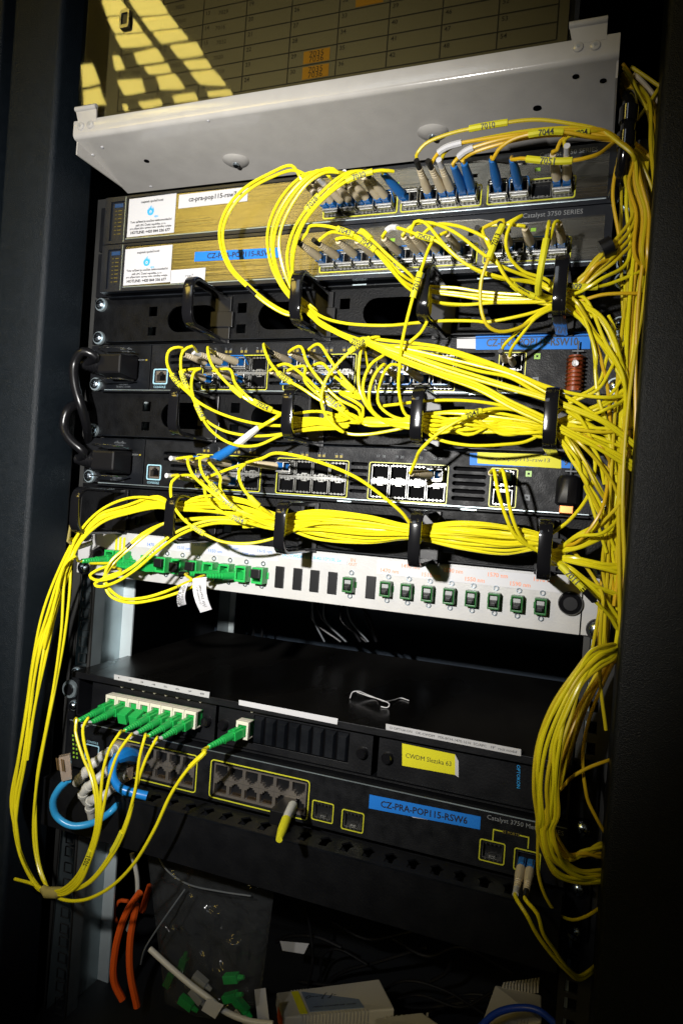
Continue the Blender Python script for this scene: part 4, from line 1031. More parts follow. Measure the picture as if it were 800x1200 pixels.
# ---- second steel-fronted switch
g2 = 'cables plugged into the lower steel-fronted switch'
LB = ['yellow cable on the first beige boot of the lower steel-fronted switch', 'yellow cable on the second beige boot of the lower steel-fronted switch', 'yellow cable on the third beige boot of the lower steel-fronted switch', 'yellow cable on the fourth plug of the lower steel-fronted switch']
def armB(k, side, slv=None, boot=lc_boot, tw=-.1, up=-.02):
    return plug(AX[k]+side*3.1, -U-29.3, yfA, boot, lc_body, slv, ry=-up+random.uniform(-.03, .03), rz=tw, ins=6)
rt1 = ((452, 292, 48), (500, 290, 46), (600, 300, 42), (700, 315, 42))
B = [
 (0, -1, [(62, 98, 66), (70, 78, 70), (125, 76, 72), (200, 96, 72), (272, 132, 70), (340, 190, 66), (400, 250, 58), (470, 288, 46), (600, 300, 42), (700, 315, 42)], (330, 388), [((402, 272), 14, '7043')], slv_k),
 (1, -1, [(124, 112, 64), (150, 98, 68), (225, 114, 70), (290, 150, 70), (352, 212, 66), (400, 270, 58), (470, 306, 46), (620, 330, 42), (710, 342, 42)], (350, 402), [((428, 287), 16, '7042')], slv_k),
 (2, -1, [(196, 118, 64), (232, 122, 66), (300, 162, 68), (362, 232, 64), (420, 296, 54), (500, 344, 44), (620, 360, 42), (720, 354, 42)], (365, 412), [], None),
 (3, -1, [(252, 95, 62), (300, 132, 64), (352, 182, 64), (430, 250, 58), (480, 300, 46), (600, 318, 44), (720, 330, 42)], (372, 406), [((426, 276), 12, '')], None),
 (4, -1, [(355, 86, 62), (380, 82, 66), (470, 112, 70), (530, 132, 70), (600, 190, 68), (690, 245, 64), (770, 268, 56)], (300, 328), [((460, 267), 12, '', 'paper'), ((499, 278), 14, '70423')], None),
 (5, -1, [(445, 72, 64), (500, 64, 68), (590, 98, 70), (700, 182, 66), (770, 226, 60)], (340, 330), [], None),
 (5, 1, [(448, 62, 68), (480, 62, 70), (560, 150, 72), (640, 218, 68), (760, 262, 60)], (330, 340), [], None),
 (6, -1, [(524, 72, 62), (600, 76, 66), (690, 112, 70), (712, 128, 70)], None, [], None),
]
for i, (k, s, P, e, fl, sl) in enumerate(B):
    T, c = armB(k, s, sl)
    pts = lead(T, 3)+tr_('z2', *P)
    if e: pts += tr_('z3', (e[0], e[1], 44), (440, 400, 44), (520, 420+8*(i % 3), 48), (590, 480, 50), (650, 560, 50), 'z6', (630+5*(i % 3), 100, 48), (670, 230, 46), (690, 330, 44), (700-6*i, 470, 42), (690-9*i, 700, 40), 'z8', (640-8*(i % 4), 200, 40), (640, 420, 38), (650, 700, 36))
    else: pts += tr_('z3', (120, 175, 68), (150, 240, 64), (200, 318, 58), (245, 362, 52), (330, 396, 46), (400, 402, 44), (490, 470, 48), (560, 545, 50), (640, 650, 50), 'z6', (690, 330, 44), (650, 560, 40), (620, 780, 38))
    cable((LB+['yellow cable with a white sleeve leaving the middle port group of the lower steel switch', 'yellow cable looping highest over the middle port group of the lower steel switch', 'yellow cable crossing low from the middle port group of the lower steel switch', 'yellow cable with the 7702 marker running down into the upper organiser'])[i], pts, 'yellow', 1.4, [c], fl if e else [((613, 341), 18, '7702')], group=g2)
T, c = armB(8, -1, slv_k, tw=-.04)
cable('amber cable with a yellow sleeve hanging deep over the upper organiser', lead(T, 3)+tr_('z3', (180, 66, 66), (150, 140, 70), (116, 230, 74), (86, 320, 72), (84, 440, 68), (110, 512, 64), (160, 540, 58), (240, 527, 52), (320, 480, 46), (400, 430, 42), (470, 445, 44), (560, 540, 48), (640, 650, 48), 'z6', (690, 330, 44), (660, 560, 40), (640, 780, 38)), 'yellow_deep', 1.5, [c], [((580, 281), 26, '7013')], group=g2)
T, c = armB(9, -1, slv_k, tw=-.04)
cable('yellow cable arching from the black-sleeved boot at the right of the lower steel switch', lead(T, 3)+tr_('z3', (258, 46, 66), (215, 78, 70), (190, 150, 70), (205, 220, 64), (262, 282, 56), (370, 322, 48), (420, 380, 42), (520, 425, 46), (600, 500, 48), 'z6', (640, 160, 46), (690, 330, 44), (680, 560, 42)), 'yellow', 1.4, [c], group=g2)
T, c = armB(11, -1, None, tw=-.02)
cable('yellow cable dropping steeply through a long flat marker below the rightmost ports', lead(T, 3)+tr_('z3', (374, 72, 68), (356, 180, 76), (336, 290, 74), (330, 385, 60), (390, 400, 46), (470, 430, 44), (560, 540, 48), 'z6', (640, 240, 46), (690, 340, 44), (720, 520, 42)), 'yellow', 1.5, [c], [((635, 312), 38, '')], group=g2)
T, c = armB(11, 1, None, tw=-.02)
cable('yellow cable dropping beside the long flat marker from the rightmost plug', lead(T, 3)+tr_('z3', (400, 74, 66), (376, 150, 70), (346, 260, 70), (338, 370, 60), (400, 396, 44), (470, 410, 44), (530, 490, 48), (562, 600, 50), 'z6', (550, 250, 50), (566, 400, 50), (600, 500, 48), (622, 640, 46)), 'yellow', 1.4, [c], group=g2)
T, c = armB(7, -1, None, tw=-.06)
cable('yellow cable falling steeply from the middle ports, with a marker half way down', lead(T, 3)+tr_('z2', (516, 128, 66), (470, 240, 72), (440, 340, 72), (404, 490, 66), 'z5', (293, 200, 60), (290, 290, 56), (318, 388, 46), (360, 402, 44), (500, 412, 44), (700, 415, 44), 'z6', (330, 500, 44), (450, 480, 46), (600, 400, 46), (710, 330, 42)), 'yellow', 1.4, [c], [((488, 334), 18, '7011')], group=g2)
T, c = armB(10, -1, None, tw=-.04)
cable('yellow cable crossing diagonally below the third port group of the lower steel switch', lead(T, 3)+tr_('z3', (95, 98, 64), (120, 180, 68), (150, 240, 66), (215, 340, 58), (330, 400, 46), (420, 404, 44), (500, 480, 48), (600, 600, 50), 'z6', (600, 170, 48), (690, 330, 44), (640, 600, 40)), 'yellow', 1.4, [c], group=g2)

# ---- loose runs in the upper organiser and at the right
g3 = 'loose yellow runs crossing the upper organiser'
def run(label, *a, m='yellow', r=1.4, g=None, fl=()): return cable(label, tr_(*a), m, r, flags=fl, group=g)
run('yellow cable running level along the bottom of the upper organiser', 'z1', (350, 720, 46), (385, 742, 46), (450, 800, 50), (540, 828, 50), 'z2', (350, 435, 48), (460, 425, 42), (560, 418, 42), (680, 420, 44), 'z3', (100, 500, 46), (220, 480, 46), (320, 455, 44), (400, 425, 42), (480, 425, 44), (560, 455, 46), (640, 540, 48), 'z6', (650, 180, 46), (690, 320, 44), g=g3)
run('yellow cable dipping behind the second ring of the upper organiser', 'z2', (500, 290, 44), (505, 340, 48), (500, 400, 52), (470, 460, 56), (430, 496, 58), 'z5', (340, 105, 56), (450, 125, 52), (600, 190, 50), 'z6', (200, 300, 50), (350, 380, 50), (430, 450, 50), g=g3)
run('thin yellow cable between the second and last rings of the upper organiser', 'z2', (400, 268, 46), (510, 345, 42), (620, 362, 40), 'z3', (180, 408, 40), (370, 425, 42), (470, 460, 44), (600, 580, 48), 'z6', (600, 150, 46), (680, 300, 44), g=g3)
for i, (a, b_) in enumerate((((400, 428), (172, 632)), ((395, 440), (206, 645)))):
    T = at(540+b_[0]/3.636, 240+b_[1]/3.636, -28)
    cable(('left', 'right')[i]+' yellow cable hanging into the uplink port of the upper charcoal switch', [T]+tr_('z3', (b_[0]+8, b_[1]-30, 36), (235+25*i, 545+5*i, 46), (310+5*i, 475+8*i, 48), (a[0], a[1], 44), (470, 420, 44), (560, 480, 46)), 'yellow', 1.4, [(T, lc_boot, None, slv_k if i == 0 else None, Matrix.Diagonal((.85, .8, .85, 1)))], group='cables in the uplink port of the upper charcoal switch')
run('short yellow cable with a long flat marker leaving the last upper ring', 'z3', (372, 345, 52), (460, 346, 54), (560, 350, 52), (620, 340, 48), (720, 302, 44), (770, 280, 40), fl=[((672, 336), 30, '7009')])
for i in range(4):
    run('one of the yellow cables rising steeply from the last upper ring through a black tie', 'z3', (440, 390, 42), (470+8*i, 345+8*i, 46), (540+8*i, 280+10*i, 50), (615+12*i, 196+16*i, 50), (665+8*i, 140+22*i, 46), (725+6*i, 55+30*i, 40), 'px', (744+3*i, 222+10*i, 38), (752+2*i, 190, 38), m='yellow_deep', g='yellow cables tied together right of the last upper ring')
t = obj('cable_tie', MB().tube([at(704, 295, -50), at(717, 288, -50)], 8.5, 12, flat=.8), 'black_plastic', smooth=True)
tag(t, 'black hook-and-loop tie round the cables rising right of the last upper ring', 'cable tie')
run('amber cable bowing out level to the right of the last upper ring', 'z3', (440, 410, 42), (500, 410, 46), (600, 383, 48), (750, 378, 44), (790, 385, 36), m='orange_yellow')
run('yellow cable arching from the last upper ring down past the blue name strip', 'z3', (470, 412, 44), (515, 424, 48), (590, 470, 52), (645, 555, 54), (678, 655, 52), 'z6', (670, 215, 50), (692, 320, 46), (700, 470, 42), (740, 560, 38))
run('yellow cable falling nearly straight past the copper coil', 'z3', (465, 408, 44), (505, 450, 50), (545, 540, 54), (575, 655, 54), 'z6', (548, 240, 52), (560, 380, 50), (590, 480, 48), (620, 600, 46), (650, 780, 42))
run('amber cable falling beside the blue name strip towards the trunk', 'z3', (470, 430, 44), (540, 520, 48), (590, 640, 50), 'z6', (580, 230, 50), (605, 340, 48), (612, 450, 46), (625, 600, 44), (630, 780, 40), m='orange_yellow')

# ---- vertical trunk on the right
rnd = random.Random(11)
spine = [(752, 120, 20), (748, 170, 26), (750, 230, 30), (747, 290, 34), (744, 350, 36), (740, 410, 38), (737, 470, 38), (733, 530, 38), (728, 590, 38), (724, 650, 36), (718, 710, 34), (714, 760, 30)]
for i in range(13):
    ox = -12+25*((i*7) % 13)/12+rnd.uniform(-2, 2); ph = rnd.uniform(0, 6.28); am = rnd.uniform(4, 11); dd = rnd.uniform(-16, 10)
    a0 = 0 if i % 3 == 0 else 2; pts = []
    for j, (x, y, d) in enumerate(spine[a0:]):
        pts.append((x+ox+am*math.sin(ph+j*.62), y, d+dd+4*math.sin(ph*2+j*.8)))
    if a0 == 0: pts = [(736+rnd.uniform(-8, 10), 84+rnd.uniform(-8, 20), 8)]+pts
    cable('one of the yellow fibre cables packed in the upright trunk at the right cabinet post', tr_('px', *pts), ['yellow_deep', 'yellow', 'yellow_deep', 'yellow_deep', 'orange_yellow'][i % 5], 1.35+.2*(i % 2), group='cables of the upright trunk on the right')
tops = [((395, 85), (440, 150), (480, 240), (545, 345), (600, 470), (632, 590), (640, 700)), ((400, 110), (455, 190), (500, 290), (560, 400), (590, 560), (610, 800)), ((385, 180), (420, 240), (440, 310), (455, 430)), ((380, 215), (405, 270), (425, 330), (440, 420)), ((378, 260), (396, 300), (415, 350)), ((450, 105), (540, 165), (640, 235), (680, 262)), ((470, 150), (560, 240), (645, 355), (690, 430)), ((472, 482), (560, 365), (650, 228), (680, 200)),
        ((388, 150), (430, 210), (470, 290), (490, 380)), ((460, 640), (530, 690), (590, 780), (640, 850)), ((465, 700), (540, 800), (600, 930), (650, 1010)), ((462, 660), (520, 720), (570, 850), (600, 1000)), ((470, 610), (560, 690), (605, 790), (640, 900))]
for i, P in enumerate(tops):
    nm = 'one of the amber fibre cables fanning out above the tall black ring' if P[0][1] < 550 else 'one of the yellow fibre cables spreading down behind the tall black ring'
    cable(nm, tr_('y5', *[(x, y, 22+4*(i % 3)) for x, y in P]), ['orange_yellow', 'yellow_deep'][i % 2] if i != 6 else 'beige', 1.5, group='cables fanning out above the tall ring' if P[0][1] < 550 else 'cables spreading below the tall ring')
# crossing strands between the organisers and the trunk
cross = [
 ('z6', (340, 500, 40), (430, 520, 46), (600, 588, 48), (740, 640, 40)), ('z6', (340, 510, 40), (450, 470, 46), (600, 400, 46), (700, 330, 40)), ('z6', (335, 505, 40), (400, 480, 46), (560, 420, 48), (690, 350, 40)),
 ('z6', (340, 480, 42), (430, 410, 50), (560, 345, 52), (620, 250, 50), (690, 120, 44), (770, 90, 36)), ('z6', (340, 520, 42), (430, 530, 50), (600, 546, 50), (740, 520, 40)), ('z6', (335, 515, 42), (440, 520, 48), (620, 530, 48)),
 ('z6', (360, 505, 42), (480, 560, 50), (560, 660, 50), (590, 790, 46)), ('z6', (350, 512, 42), (440, 600, 50), (520, 720, 52), (560, 800, 50)), ('z6', (372, 560, 50), (440, 680, 54), (510, 790, 54), 'z8', (500, 120, 52), (590, 290, 46), (640, 420, 40)),
 ('z6', (376, 565, 52), (470, 690, 56), 'z8', (480, 60, 54), (560, 180, 50), (612, 300, 44)), ('z8', (450, 0, 54), (500, 100, 54), (560, 220, 50), (600, 320, 44)), ('z8', (490, 0, 52), (560, 110, 52), (615, 230, 46), (640, 330, 40)),
 ('z8', (520, 170, 50), (560, 300, 48), (600, 430, 44)), ('z8', (560, 0, 46), (640, 60, 44), (720, 40, 36)), ('z6', (700, 380, 40), (730, 500, 42), (745, 600, 36)), ('z6', (770, 90, 34), (720, 190, 40), (650, 330, 46), (560, 430, 48)),
 ('z6', (760, 240, 34), (735, 340, 38), (745, 460, 34)), ('z6', (610, 0, 40), (640, 80, 44), (600, 200, 48), (560, 320, 50), (420, 400, 50)), ('z6', (540, 600, 48), (548, 700, 46), (530, 800, 46)), ('z6', (600, 560, 44), (640, 700, 42), (650, 800, 40)),
]
for i, P in enumerate(cross):
    cable('one of the loose yellow strands crossing between the rings and the upright trunk', tr_(*P), ['yellow', 'yellow_deep', 'yellow'][i % 3], 1.35, group='loose strands crossing towards the trunk')
for i in range(14):
    a = random.Random(900+i); y0 = (345, 505, 640)[i % 3]; xa = 655+a.uniform(-6, 6); s_ = 1 if a.random() < .5 else -1
    y1 = y0+s_*a.uniform(40, 90)+a.uniform(0, 30); x1 = 738-(y1-200)*.045+a.uniform(-14, 10)
    pts = [(xa, y0+a.uniform(-8, 8), 40), (xa+22, y0+s_*a.uniform(2, 16), 48+a.uniform(-8, 8)), (xa+48, (y0*.45+y1*.55)+a.uniform(-14, 14), 50+a.uniform(-8, 8)), (x1, y1, 44+a.uniform(-10, 10)), (x1+a.uniform(-8, 4), y1+s_*70, 40), (x1+a.uniform(-8, 8), y1+s_*130, 36)]
    cable('one of the loose yellow strands crossing between the rings and the upright trunk', tr_('px', *pts), ['yellow', 'yellow_deep', 'yellow_deep', 'orange_yellow'][i % 4], 1.4, group='loose strands crossing towards the trunk')
# ---- left ends of the upright trunk: coil
LC_ = 'one of the yellow loops of the big cable coil hung at the lower right'
coil = []
for i in range(9):
    f = i/8; o = 1-f
    top = (612-4*o, 168+60*f, 34); P = [(560+20*f, 176+90*f, 46), (488-20*o+10*f, 200+110*f, 58), (370+40*f, 325+90*f, 66), (232+110*f, 540+50*f, 70), (150+135*f, 765+10*f, 72), (120+158*f, 1000, 72), (134+130*f, 1200, 70)]
    Q = [(250+78*f, 150, 68), (292+70*f, 320-10*f, 64), (372+50*f, 432-70*f, 56), (480+30*f, 468-60*f, 46), (610, 470-70*f, 34), (660, 470-80*f, 10)]
    pts = tr_('y3', top, *P, 'y4', *Q)
    cable('yellow loop of the hanging coil, %s counted inwards from its outer left edge' % ORD[i], jitter(pts, .9, i), 'yellow' if i % 4 else 'yellow_deep', 1.5, group='loops of the coil at the lower right')
for i in range(7):
    f = i/6
    pts = tr_('y3', (612, 200+40*f, 30), (500+25*f, 330+40*f, 30), (400+40*f, 520+30*f, 34), (300+50*f, 760, 38), (240+40*f, 1000, 40), 'y4', (290+50*f, 130, 40), (340+40*f, 270, 38), (430+20*f, 330-10*f, 34), (520, 310-22*f, 28), (615, 262-10*f+60*(i % 2), 22), (665, 250+60*(i % 2), 6))
    cable(LC_, jitter(pts, 1.2, 40+i), 'orange_yellow' if i % 2 else 'yellow_deep', 1.4, group='loops of the coil at the lower right')
run('single amber cable hanging inside the coil past the rail holes', 'y3', (612, 240, 30), (520, 430, 34), (442, 640, 36), (410, 850, 36), (430, 1040, 36), 'y4', (545, 0, 34), (590, 90, 32), (632, 165, 26), (665, 215, 10), m='orange_yellow')
run('short amber cable crossing out of the coil to the post', 'y3', (285, 1025, 44), (340, 960, 46), (430, 905, 44), (560, 856, 34), (620, 840, 16), m='orange_yellow')
run('thin yellow cable drooping below the coil beside the uplink plugs', 'y4', (250, 170, 60), (248, 300, 58), (254, 430, 54), (292, 550, 50), (360, 650, 44), (450, 690, 40), (540, 665, 34), (595, 630, 28), (640, 600, 8), m='yellow_deep', r=1.3)
for i, (sx, rr2) in enumerate(((-3.1, 0), (3.1, 1))):
    T, c = plug(SF[3].x+sx, SF[3].z, YF-2, slv=slv_w if i == 0 else slv_k, L=42, rz=0, ry=.0)
    cable(('left', 'right')[i]+' cable of the pair plugged into the rightmost port of the lowest switch', lead(T, 10)+tr_('y4', (185+60*i, 665-10*i, 78), (240+40*i, 770, 76), (320+20*i, 880-20*i, 70), (420, 990-20*i, 60), (490, 1040-20*i, 50), (560, 1000-20*i, 38), (610, 940-20*i, 10)), 'yellow', 1.5, [c], group='cables in the rightmost port of the lowest switch')

# ---- upper charcoal switch
def col(g, k): return GX[g]+8.2+15.55*k
zr = lambda u, r: -u*U-1-19.2-14.6*r
def sw_plug(u, g, k, r, side=0, slv=None, tw=-.1, up=0.0, bt=lc_boot):
    x = col(g, k); s = side*3.1
    return plug(x+s, zr(u, r), -13, bt, lc_body, slv, ry=up, rz=tw, ins=11)
gC = 'cables plugged into the upper charcoal switch'; gD = 'cables plugged into the lower charcoal switch'
usedC = [(0, 0, 0), (0, 1, 0), (0, 2, 0), (0, 0, 1), (0, 2, 1), (1, 0, 0), (1, 1, 0), (1, 2, 0), (1, 0, 1), (1, 1, 1), (1, 2, 1), (1, 3, 1), (2, 0, 0), (2, 0, 1), (2, 1, 0), (2, 1, 1), (2, 2, 1), (2, 3, 1)]
for g, k, r in usedC:
    sfp(col(g, k), -3.5, zr(3, r), 'transceiver in column %d of the %s port group, %s row, upper charcoal switch' % (k+1, ('left', 'middle', 'right')[g], ('upper', 'lower')[r]), [bail_blue, bail_black][(g+k+r) % 2], flip=bool(r))
usedD = [(0, 0, 0), (0, 1, 0), (0, 0, 1), (0, 1, 1), (0, 2, 0), (0, 2, 1), (1, 0, 0), (2, 3, 0)]
for g, k, r in usedD:
    sfp(col(g, k), -3.5, zr(5, r), 'transceiver in column %d of the %s port group, %s row, lower charcoal switch' % (k+1, ('left', 'middle', 'right')[g], ('upper', 'lower')[r]), [bail_blue, bail_black][(g+k+r) % 2], flip=bool(r))
toR3 = lambda i: tr_('z5', (0, 398+5*(i % 5), 44), (150, 405+5*(i % 4), 46), (270, 408+6*(i % 4), 46), (350, 402+6*(i % 5), 42), (450, 405+9*(i % 6), 44), (600, 400+11*(i % 6), 46), (740, 410+8*(i % 6), 44))
fan4 = [tr_('z6', (300, 520, 44), (345, 505, 42), (440, 530, 46), (600, 600, 44), (740, 690, 36)), tr_('z6', (300, 540, 44), (350, 515, 42), (440, 470, 48), (600, 400, 46), (720, 330, 38)), tr_('z6', (300, 550, 44), (360, 530, 44), (430, 620, 52), (500, 740, 52), 'z8', (520, 120, 48), (600, 300, 40), (640, 500, 36)), tr_('z6', (300, 530, 44), (350, 505, 42), (460, 500, 46), (600, 540, 44), (735, 560, 36))]
T1 = [
 (0, 0, 0, [(112, 92, 50), (80, 92, 56), (60, 105, 58), (52, 145, 60), (80, 210, 62), (140, 272, 62), (185, 310, 58), (270, 352, 50), (400, 388, 44), (505, 396, 42), (620, 385, 42), (750, 395, 42)], [((208, 446), 14, '7021')], slv_k, 'yellow cable from the leftmost plug of the upper charcoal switch'),
 (0, 1, 0, [(150, 86, 58), (116, 104, 62), (106, 160, 62), (124, 232, 62), (155, 292, 60), (190, 360, 54), (265, 412, 46), (385, 436, 44), (505, 428, 42), (620, 405, 42), (750, 400, 42)], [((217, 444), 16, '7020')], slv_w, 'yellow cable from the second plug of the upper charcoal switch'),
 (0, 2, 0, [(212, 90, 58), (224, 150, 62), (280, 222, 64), (362, 292, 62), (430, 330, 54), (500, 352, 44), (600, 372, 42), (750, 388, 42)], [((279, 456), 12, '')], None, 'yellow cable from the third upper plug of the left group, upper charcoal switch'),
 (0, 0, 1, [(182, 174, 54), (160, 184, 58), (148, 248, 60), (180, 342, 58), (222, 412, 52), (302, 466, 48), (400, 474, 46), (512, 428, 42), (620, 412, 42), (750, 402, 42)], [((235, 483), 14, '7019')], slv_k, 'yellow cable from the lower left plug of the upper charcoal switch'),
 (0, 2, 1, [(300, 178, 54), (320, 232, 60), (382, 294, 60), (452, 330, 52), (508, 350, 44), (640, 340, 44), (720, 356, 44), (790, 380, 44)], [((306, 473), 16, '7024')], None, 'yellow cable from the lower plug at the right of the left port group'),
 (1, 0, 0, [(430, 78, 54), (450, 140, 60), (500, 202, 62), (582, 252, 62), (642, 292, 60), (722, 332, 56), (790, 360, 50)], [((336, 443), 14, '7032')], slv_k, 'yellow cable from the first upper plug of the middle port group'),
 (1, 0, 1, [(516, 155, 54), (580, 196, 60), (640, 252, 62), (722, 322, 58), (800, 372, 50)], [((390, 473), 22, '"7016"')], None, 'yellow cable with a wide marker from the first lower plug of the middle group'),
 (1, 1, 0, [(575, 88, 56), (600, 150, 60), (652, 222, 62), (722, 292, 58), (800, 335, 52)], [], None, 'yellow cable from the second upper plug of the middle port group'),
 (1, 2, 0, [(645, 78, 56), (690, 140, 60), (742, 212, 62), (795, 272, 60)], [], slv_k, 'yellow cable from the third upper plug of the middle port group'),
 (1, 1, 1, [(590, 165, 54), (590, 220, 60), (640, 272, 62), (722, 334, 58), (800, 386, 50)], [], None, 'yellow cable from the second lower plug of the middle port group'),
 (1, 2, 1, [(655, 152, 54), (702, 200, 60), (770, 252, 62), (810, 290, 60)], [((411, 452), 12, '')], None, 'yellow cable from the third lower plug of the middle port group'),
]
for i, (g, k, r, P, fl, sl, lab) in enumerate(T1):
    T, c = sw_plug(3, g, k, r, slv=sl, tw=-.12 if i < 5 else -.05)
    cable(lab, lead(T, 2)+tr_('z4', *P)+(tr_('z5', (60, 300, 56), (150, 360, 52)) if i in (8, 10) else [])+toR3(i)[1 if i > 4 else 0:]+fan4[i % 4], 'yellow', 1.4, [c], fl, group=gC)
T2 = [
 (2, 0, 0, [(212, 84, 58), (180, 88, 62), (120, 124, 66), (50, 190, 68), (5, 252, 68), 'z4', (655, 300, 68), (680, 370, 64), (738, 420, 58), 'z5', (30, 430, 54), (90, 460, 50), (160, 464, 48), (265, 448, 44), (350, 430, 42)], [((422, 403), 18, '7008')], slv_k, 'yellow cable making the wide round loop in front of the middle port group'),
 (2, 0, 1, [(150, 112, 58), (134, 200, 60), (140, 300, 60), (180, 370, 56), (232, 412, 50), (330, 430, 44)], [], None, 'yellow cable falling first in the right port group of the upper charcoal switch'),
 (2, 1, 0, [(235, 152, 58), (180, 192, 62), (150, 280, 62), (172, 350, 58), (232, 408, 50), (330, 420, 44)], [], None, 'yellow cable arching left of the plugs in the right port group'),
 (2, 1, 1, [(232, 190, 56), (192, 240, 60), (174, 320, 60), (192, 380, 54), (260, 425, 48), (340, 440, 44)], [], None, 'yellow cable curling tightly beneath the right port group of the upper charcoal switch'),
 (2, 2, 1, [(262, 190, 54), (220, 250, 50), (210, 340, 48), (260, 390, 46), (345, 410, 42)], [], slv_w, 'yellow cable from the lower plug next to the purple-tinted transceiver'),
]
for i, (g, k, r, P, fl, sl, lab) in enumerate(T2):
    T, c = sw_plug(3, g, k, r, slv=sl, tw=-.06)
    cable(lab, lead(T, 2)+tr_('z5', *P)+toR3(i+2)[4:]+fan4[(i+1) % 4], 'yellow', 1.4, [c], fl, group=gC)
# level strands of the middle organiser
for i in range(9):
    a = random.Random(100+i)
    y0 = 385+a.uniform(-12, 36); st = tr_('z4', (500, 355+i*5, 44), (545, 362+i*5, 42), (650, 372+a.uniform(-8, 22), 44), (760, 388+a.uniform(-6, 14), 44)) if i % 3 else tr_('z4', (720, 300+8*i, 56), (760, 350+3*i, 52))
    md = tr_('z5', (30, 398+a.uniform(-16, 20), 44), (180, 408+a.uniform(-8, 18), 44), (300, 412+a.uniform(-12, 14), 42), (350, 412+a.uniform(-22, 22), 40), (430, 385+i*9, 44+(i*5)%9), (560, 385+((i*4) % 9)*10, 46+(i*7)%9), (700, 400+((i*5) % 9)*8, 46))
    cable('one of the yellow cables lying level in the rings of the middle organiser', st+md+[p+Vector((0, a.uniform(-3, 3), a.uniform(-3, 3))) for p in fan4[i % 4]], 'yellow', 1.35, group='level cables in the middle organiser')
run('yellow cable sagging lowest between the last two rings of the middle organiser', 'z5', (340, 440, 42), (375, 442, 46), (440, 482, 52), (560, 506, 52), (700, 503, 48), (790, 490, 44), 'z6', (330, 530, 42))
run('yellow cable stretched straight above the level bundle of the middle organiser', 'z5', (230, 352, 44), (290, 345, 44), (345, 338, 42), (450, 330, 44), (560, 332, 44), (660, 344, 46), (780, 372, 48), 'z6', (300, 470, 46))
run('yellow cable running just under the straight one in the middle organiser', 'z5', (340, 392, 42), (400, 384, 44), (500, 374, 44), (600, 374, 44), (700, 384, 46), 'z6', (290, 500, 44))

# ---- lower charcoal switch
T, c = sw_plug(5, 2, 3, 0, tw=-.28, up=.05)
cable('yellow cable with the 7047 marker rising from the lower charcoal switch', lead(T, 2)+tr_('z5', (358, 560, 50), (372, 528, 58), (440, 462, 62), (540, 400, 62), (610, 372, 58), (700, 362, 52), (800, 384, 48), 'z6', (250, 470, 46), (330, 510, 42), (450, 500, 44), (600, 470, 42)), 'yellow', 1.5, [c], [((552, 486), 14, '7047')], group=gD)
spin3 = [(203, 597), (240, 598), (285, 602), (327, 610), (370, 615), (430, 620), (484, 624), (540, 628), (590, 632), (637, 636)]
def cm3(i0, dy, dd, i1=10, sp=1.0, seed=0):
    a = random.Random(seed); out = []
    for j in range(i0, i1):
        x, y = spin3[j]; tight = .45 if j in (0, 3, 6, 9) else 1.0
        out.append(at(x, y+dy*tight*sp+a.uniform(-1.5, 1.5)*tight, -(44+dd*tight+a.uniform(-2, 2))))
    return out
fan5 = [tr_('z8', (340, 435, 42), (450, 398, 46), (600, 338, 44), (700, 282, 36)), tr_('z8', (340, 425, 42), (470, 352, 48), (600, 292, 44), (650, 260, 38)), tr_('z8', (330, 450, 42), (450, 466, 48), (560, 492, 46), (685, 520, 38)), tr_('z8', (335, 455, 42), (430, 500, 50), (540, 582, 48), (675, 630, 38)),
        tr_('z8', (330, 458, 42), (400, 495, 50), (530, 590, 48), (600, 660, 44), (660, 745, 36)), tr_('z8', (340, 445, 42), (450, 455, 48), (570, 480, 46), (685, 508, 38)), tr_('z8', (335, 460, 44), (400, 500, 52), (470, 555, 50), (560, 640, 44), (650, 775, 36)), tr_('z8', (340, 430, 42), (450, 402, 48), (600, 345, 44), (715, 288, 36))]
T3 = [
 (0, 0, 0, 0, [(150, 118, 54), (134, 124, 58), (150, 182, 62), (220, 252, 64), (300, 312, 62), (380, 356, 56), (470, 388, 46)], [], slv_w, 'yellow cable from the upper left plug of the lower charcoal switch'),
 (0, 1, 0, 0, [(215, 114, 56), (184, 124, 60), (190, 180, 64), (240, 242, 66), (300, 302, 64), (382, 350, 56), (472, 378, 46)], [((253, 572), 12, '7018')], None, 'yellow cable from the second upper plug of the lower charcoal switch'),
 (0, 0, 1, -1, [(98, 192, 56), (72, 215, 60), (72, 290, 62), (108, 352, 64), (150, 388, 64), (200, 420, 62), (272, 450, 58), (380, 455, 52), (470, 436, 46)], [((234, 621), 12, '7015')], slv_w, 'yellow cable from the lowest left plug, sagging over the white panel'),
 (0, 0, 1, 1, [(150, 192, 56), (202, 232, 62), (282, 292, 64), (345, 335, 60), (420, 362, 52), (478, 385, 46)], [((262, 596), 14, '7012')], None, 'yellow cable from the lower left plug crossing its markers'),
 (0, 2, 1, 0, [(356, 148, 54), (334, 170, 58), (344, 230, 62), (392, 292, 62), (442, 332, 54), (482, 356, 46)], [((297, 587), 10, '')], slv_k, 'yellow cable from the third column of the left group, lower charcoal switch'),
 (0, 1, 1, 0, [(192, 218, 56), (208, 280, 60), (250, 322, 60), (330, 362, 56), (470, 400, 46)], [((280, 607), 14, '7024')], None, 'yellow cable from the second lower plug of the lower charcoal switch'),
 (0, 2, 0, 0, [(262, 200, 56), (260, 240, 60), (310, 310, 62), (390, 350, 56), (476, 384, 46)], [], None, 'yellow cable rising from the third upper plug of the lower charcoal switch'),
]
for i, (g, k, r, s, P, fl, sl, lab) in enumerate(T3):
    T, c = sw_plug(5, g, k, r, s, slv=sl, tw=-.1)
    cable(lab, lead(T, 2)+tr_('z7', *P)+cm3(4, (i-3)*2.6, i % 3*2, seed=i)+fan5[i % 8], 'yellow', 1.45, [c], fl, group=gD)
T, c = sw_plug(5, 1, 0, 0, 0, tw=-.55)
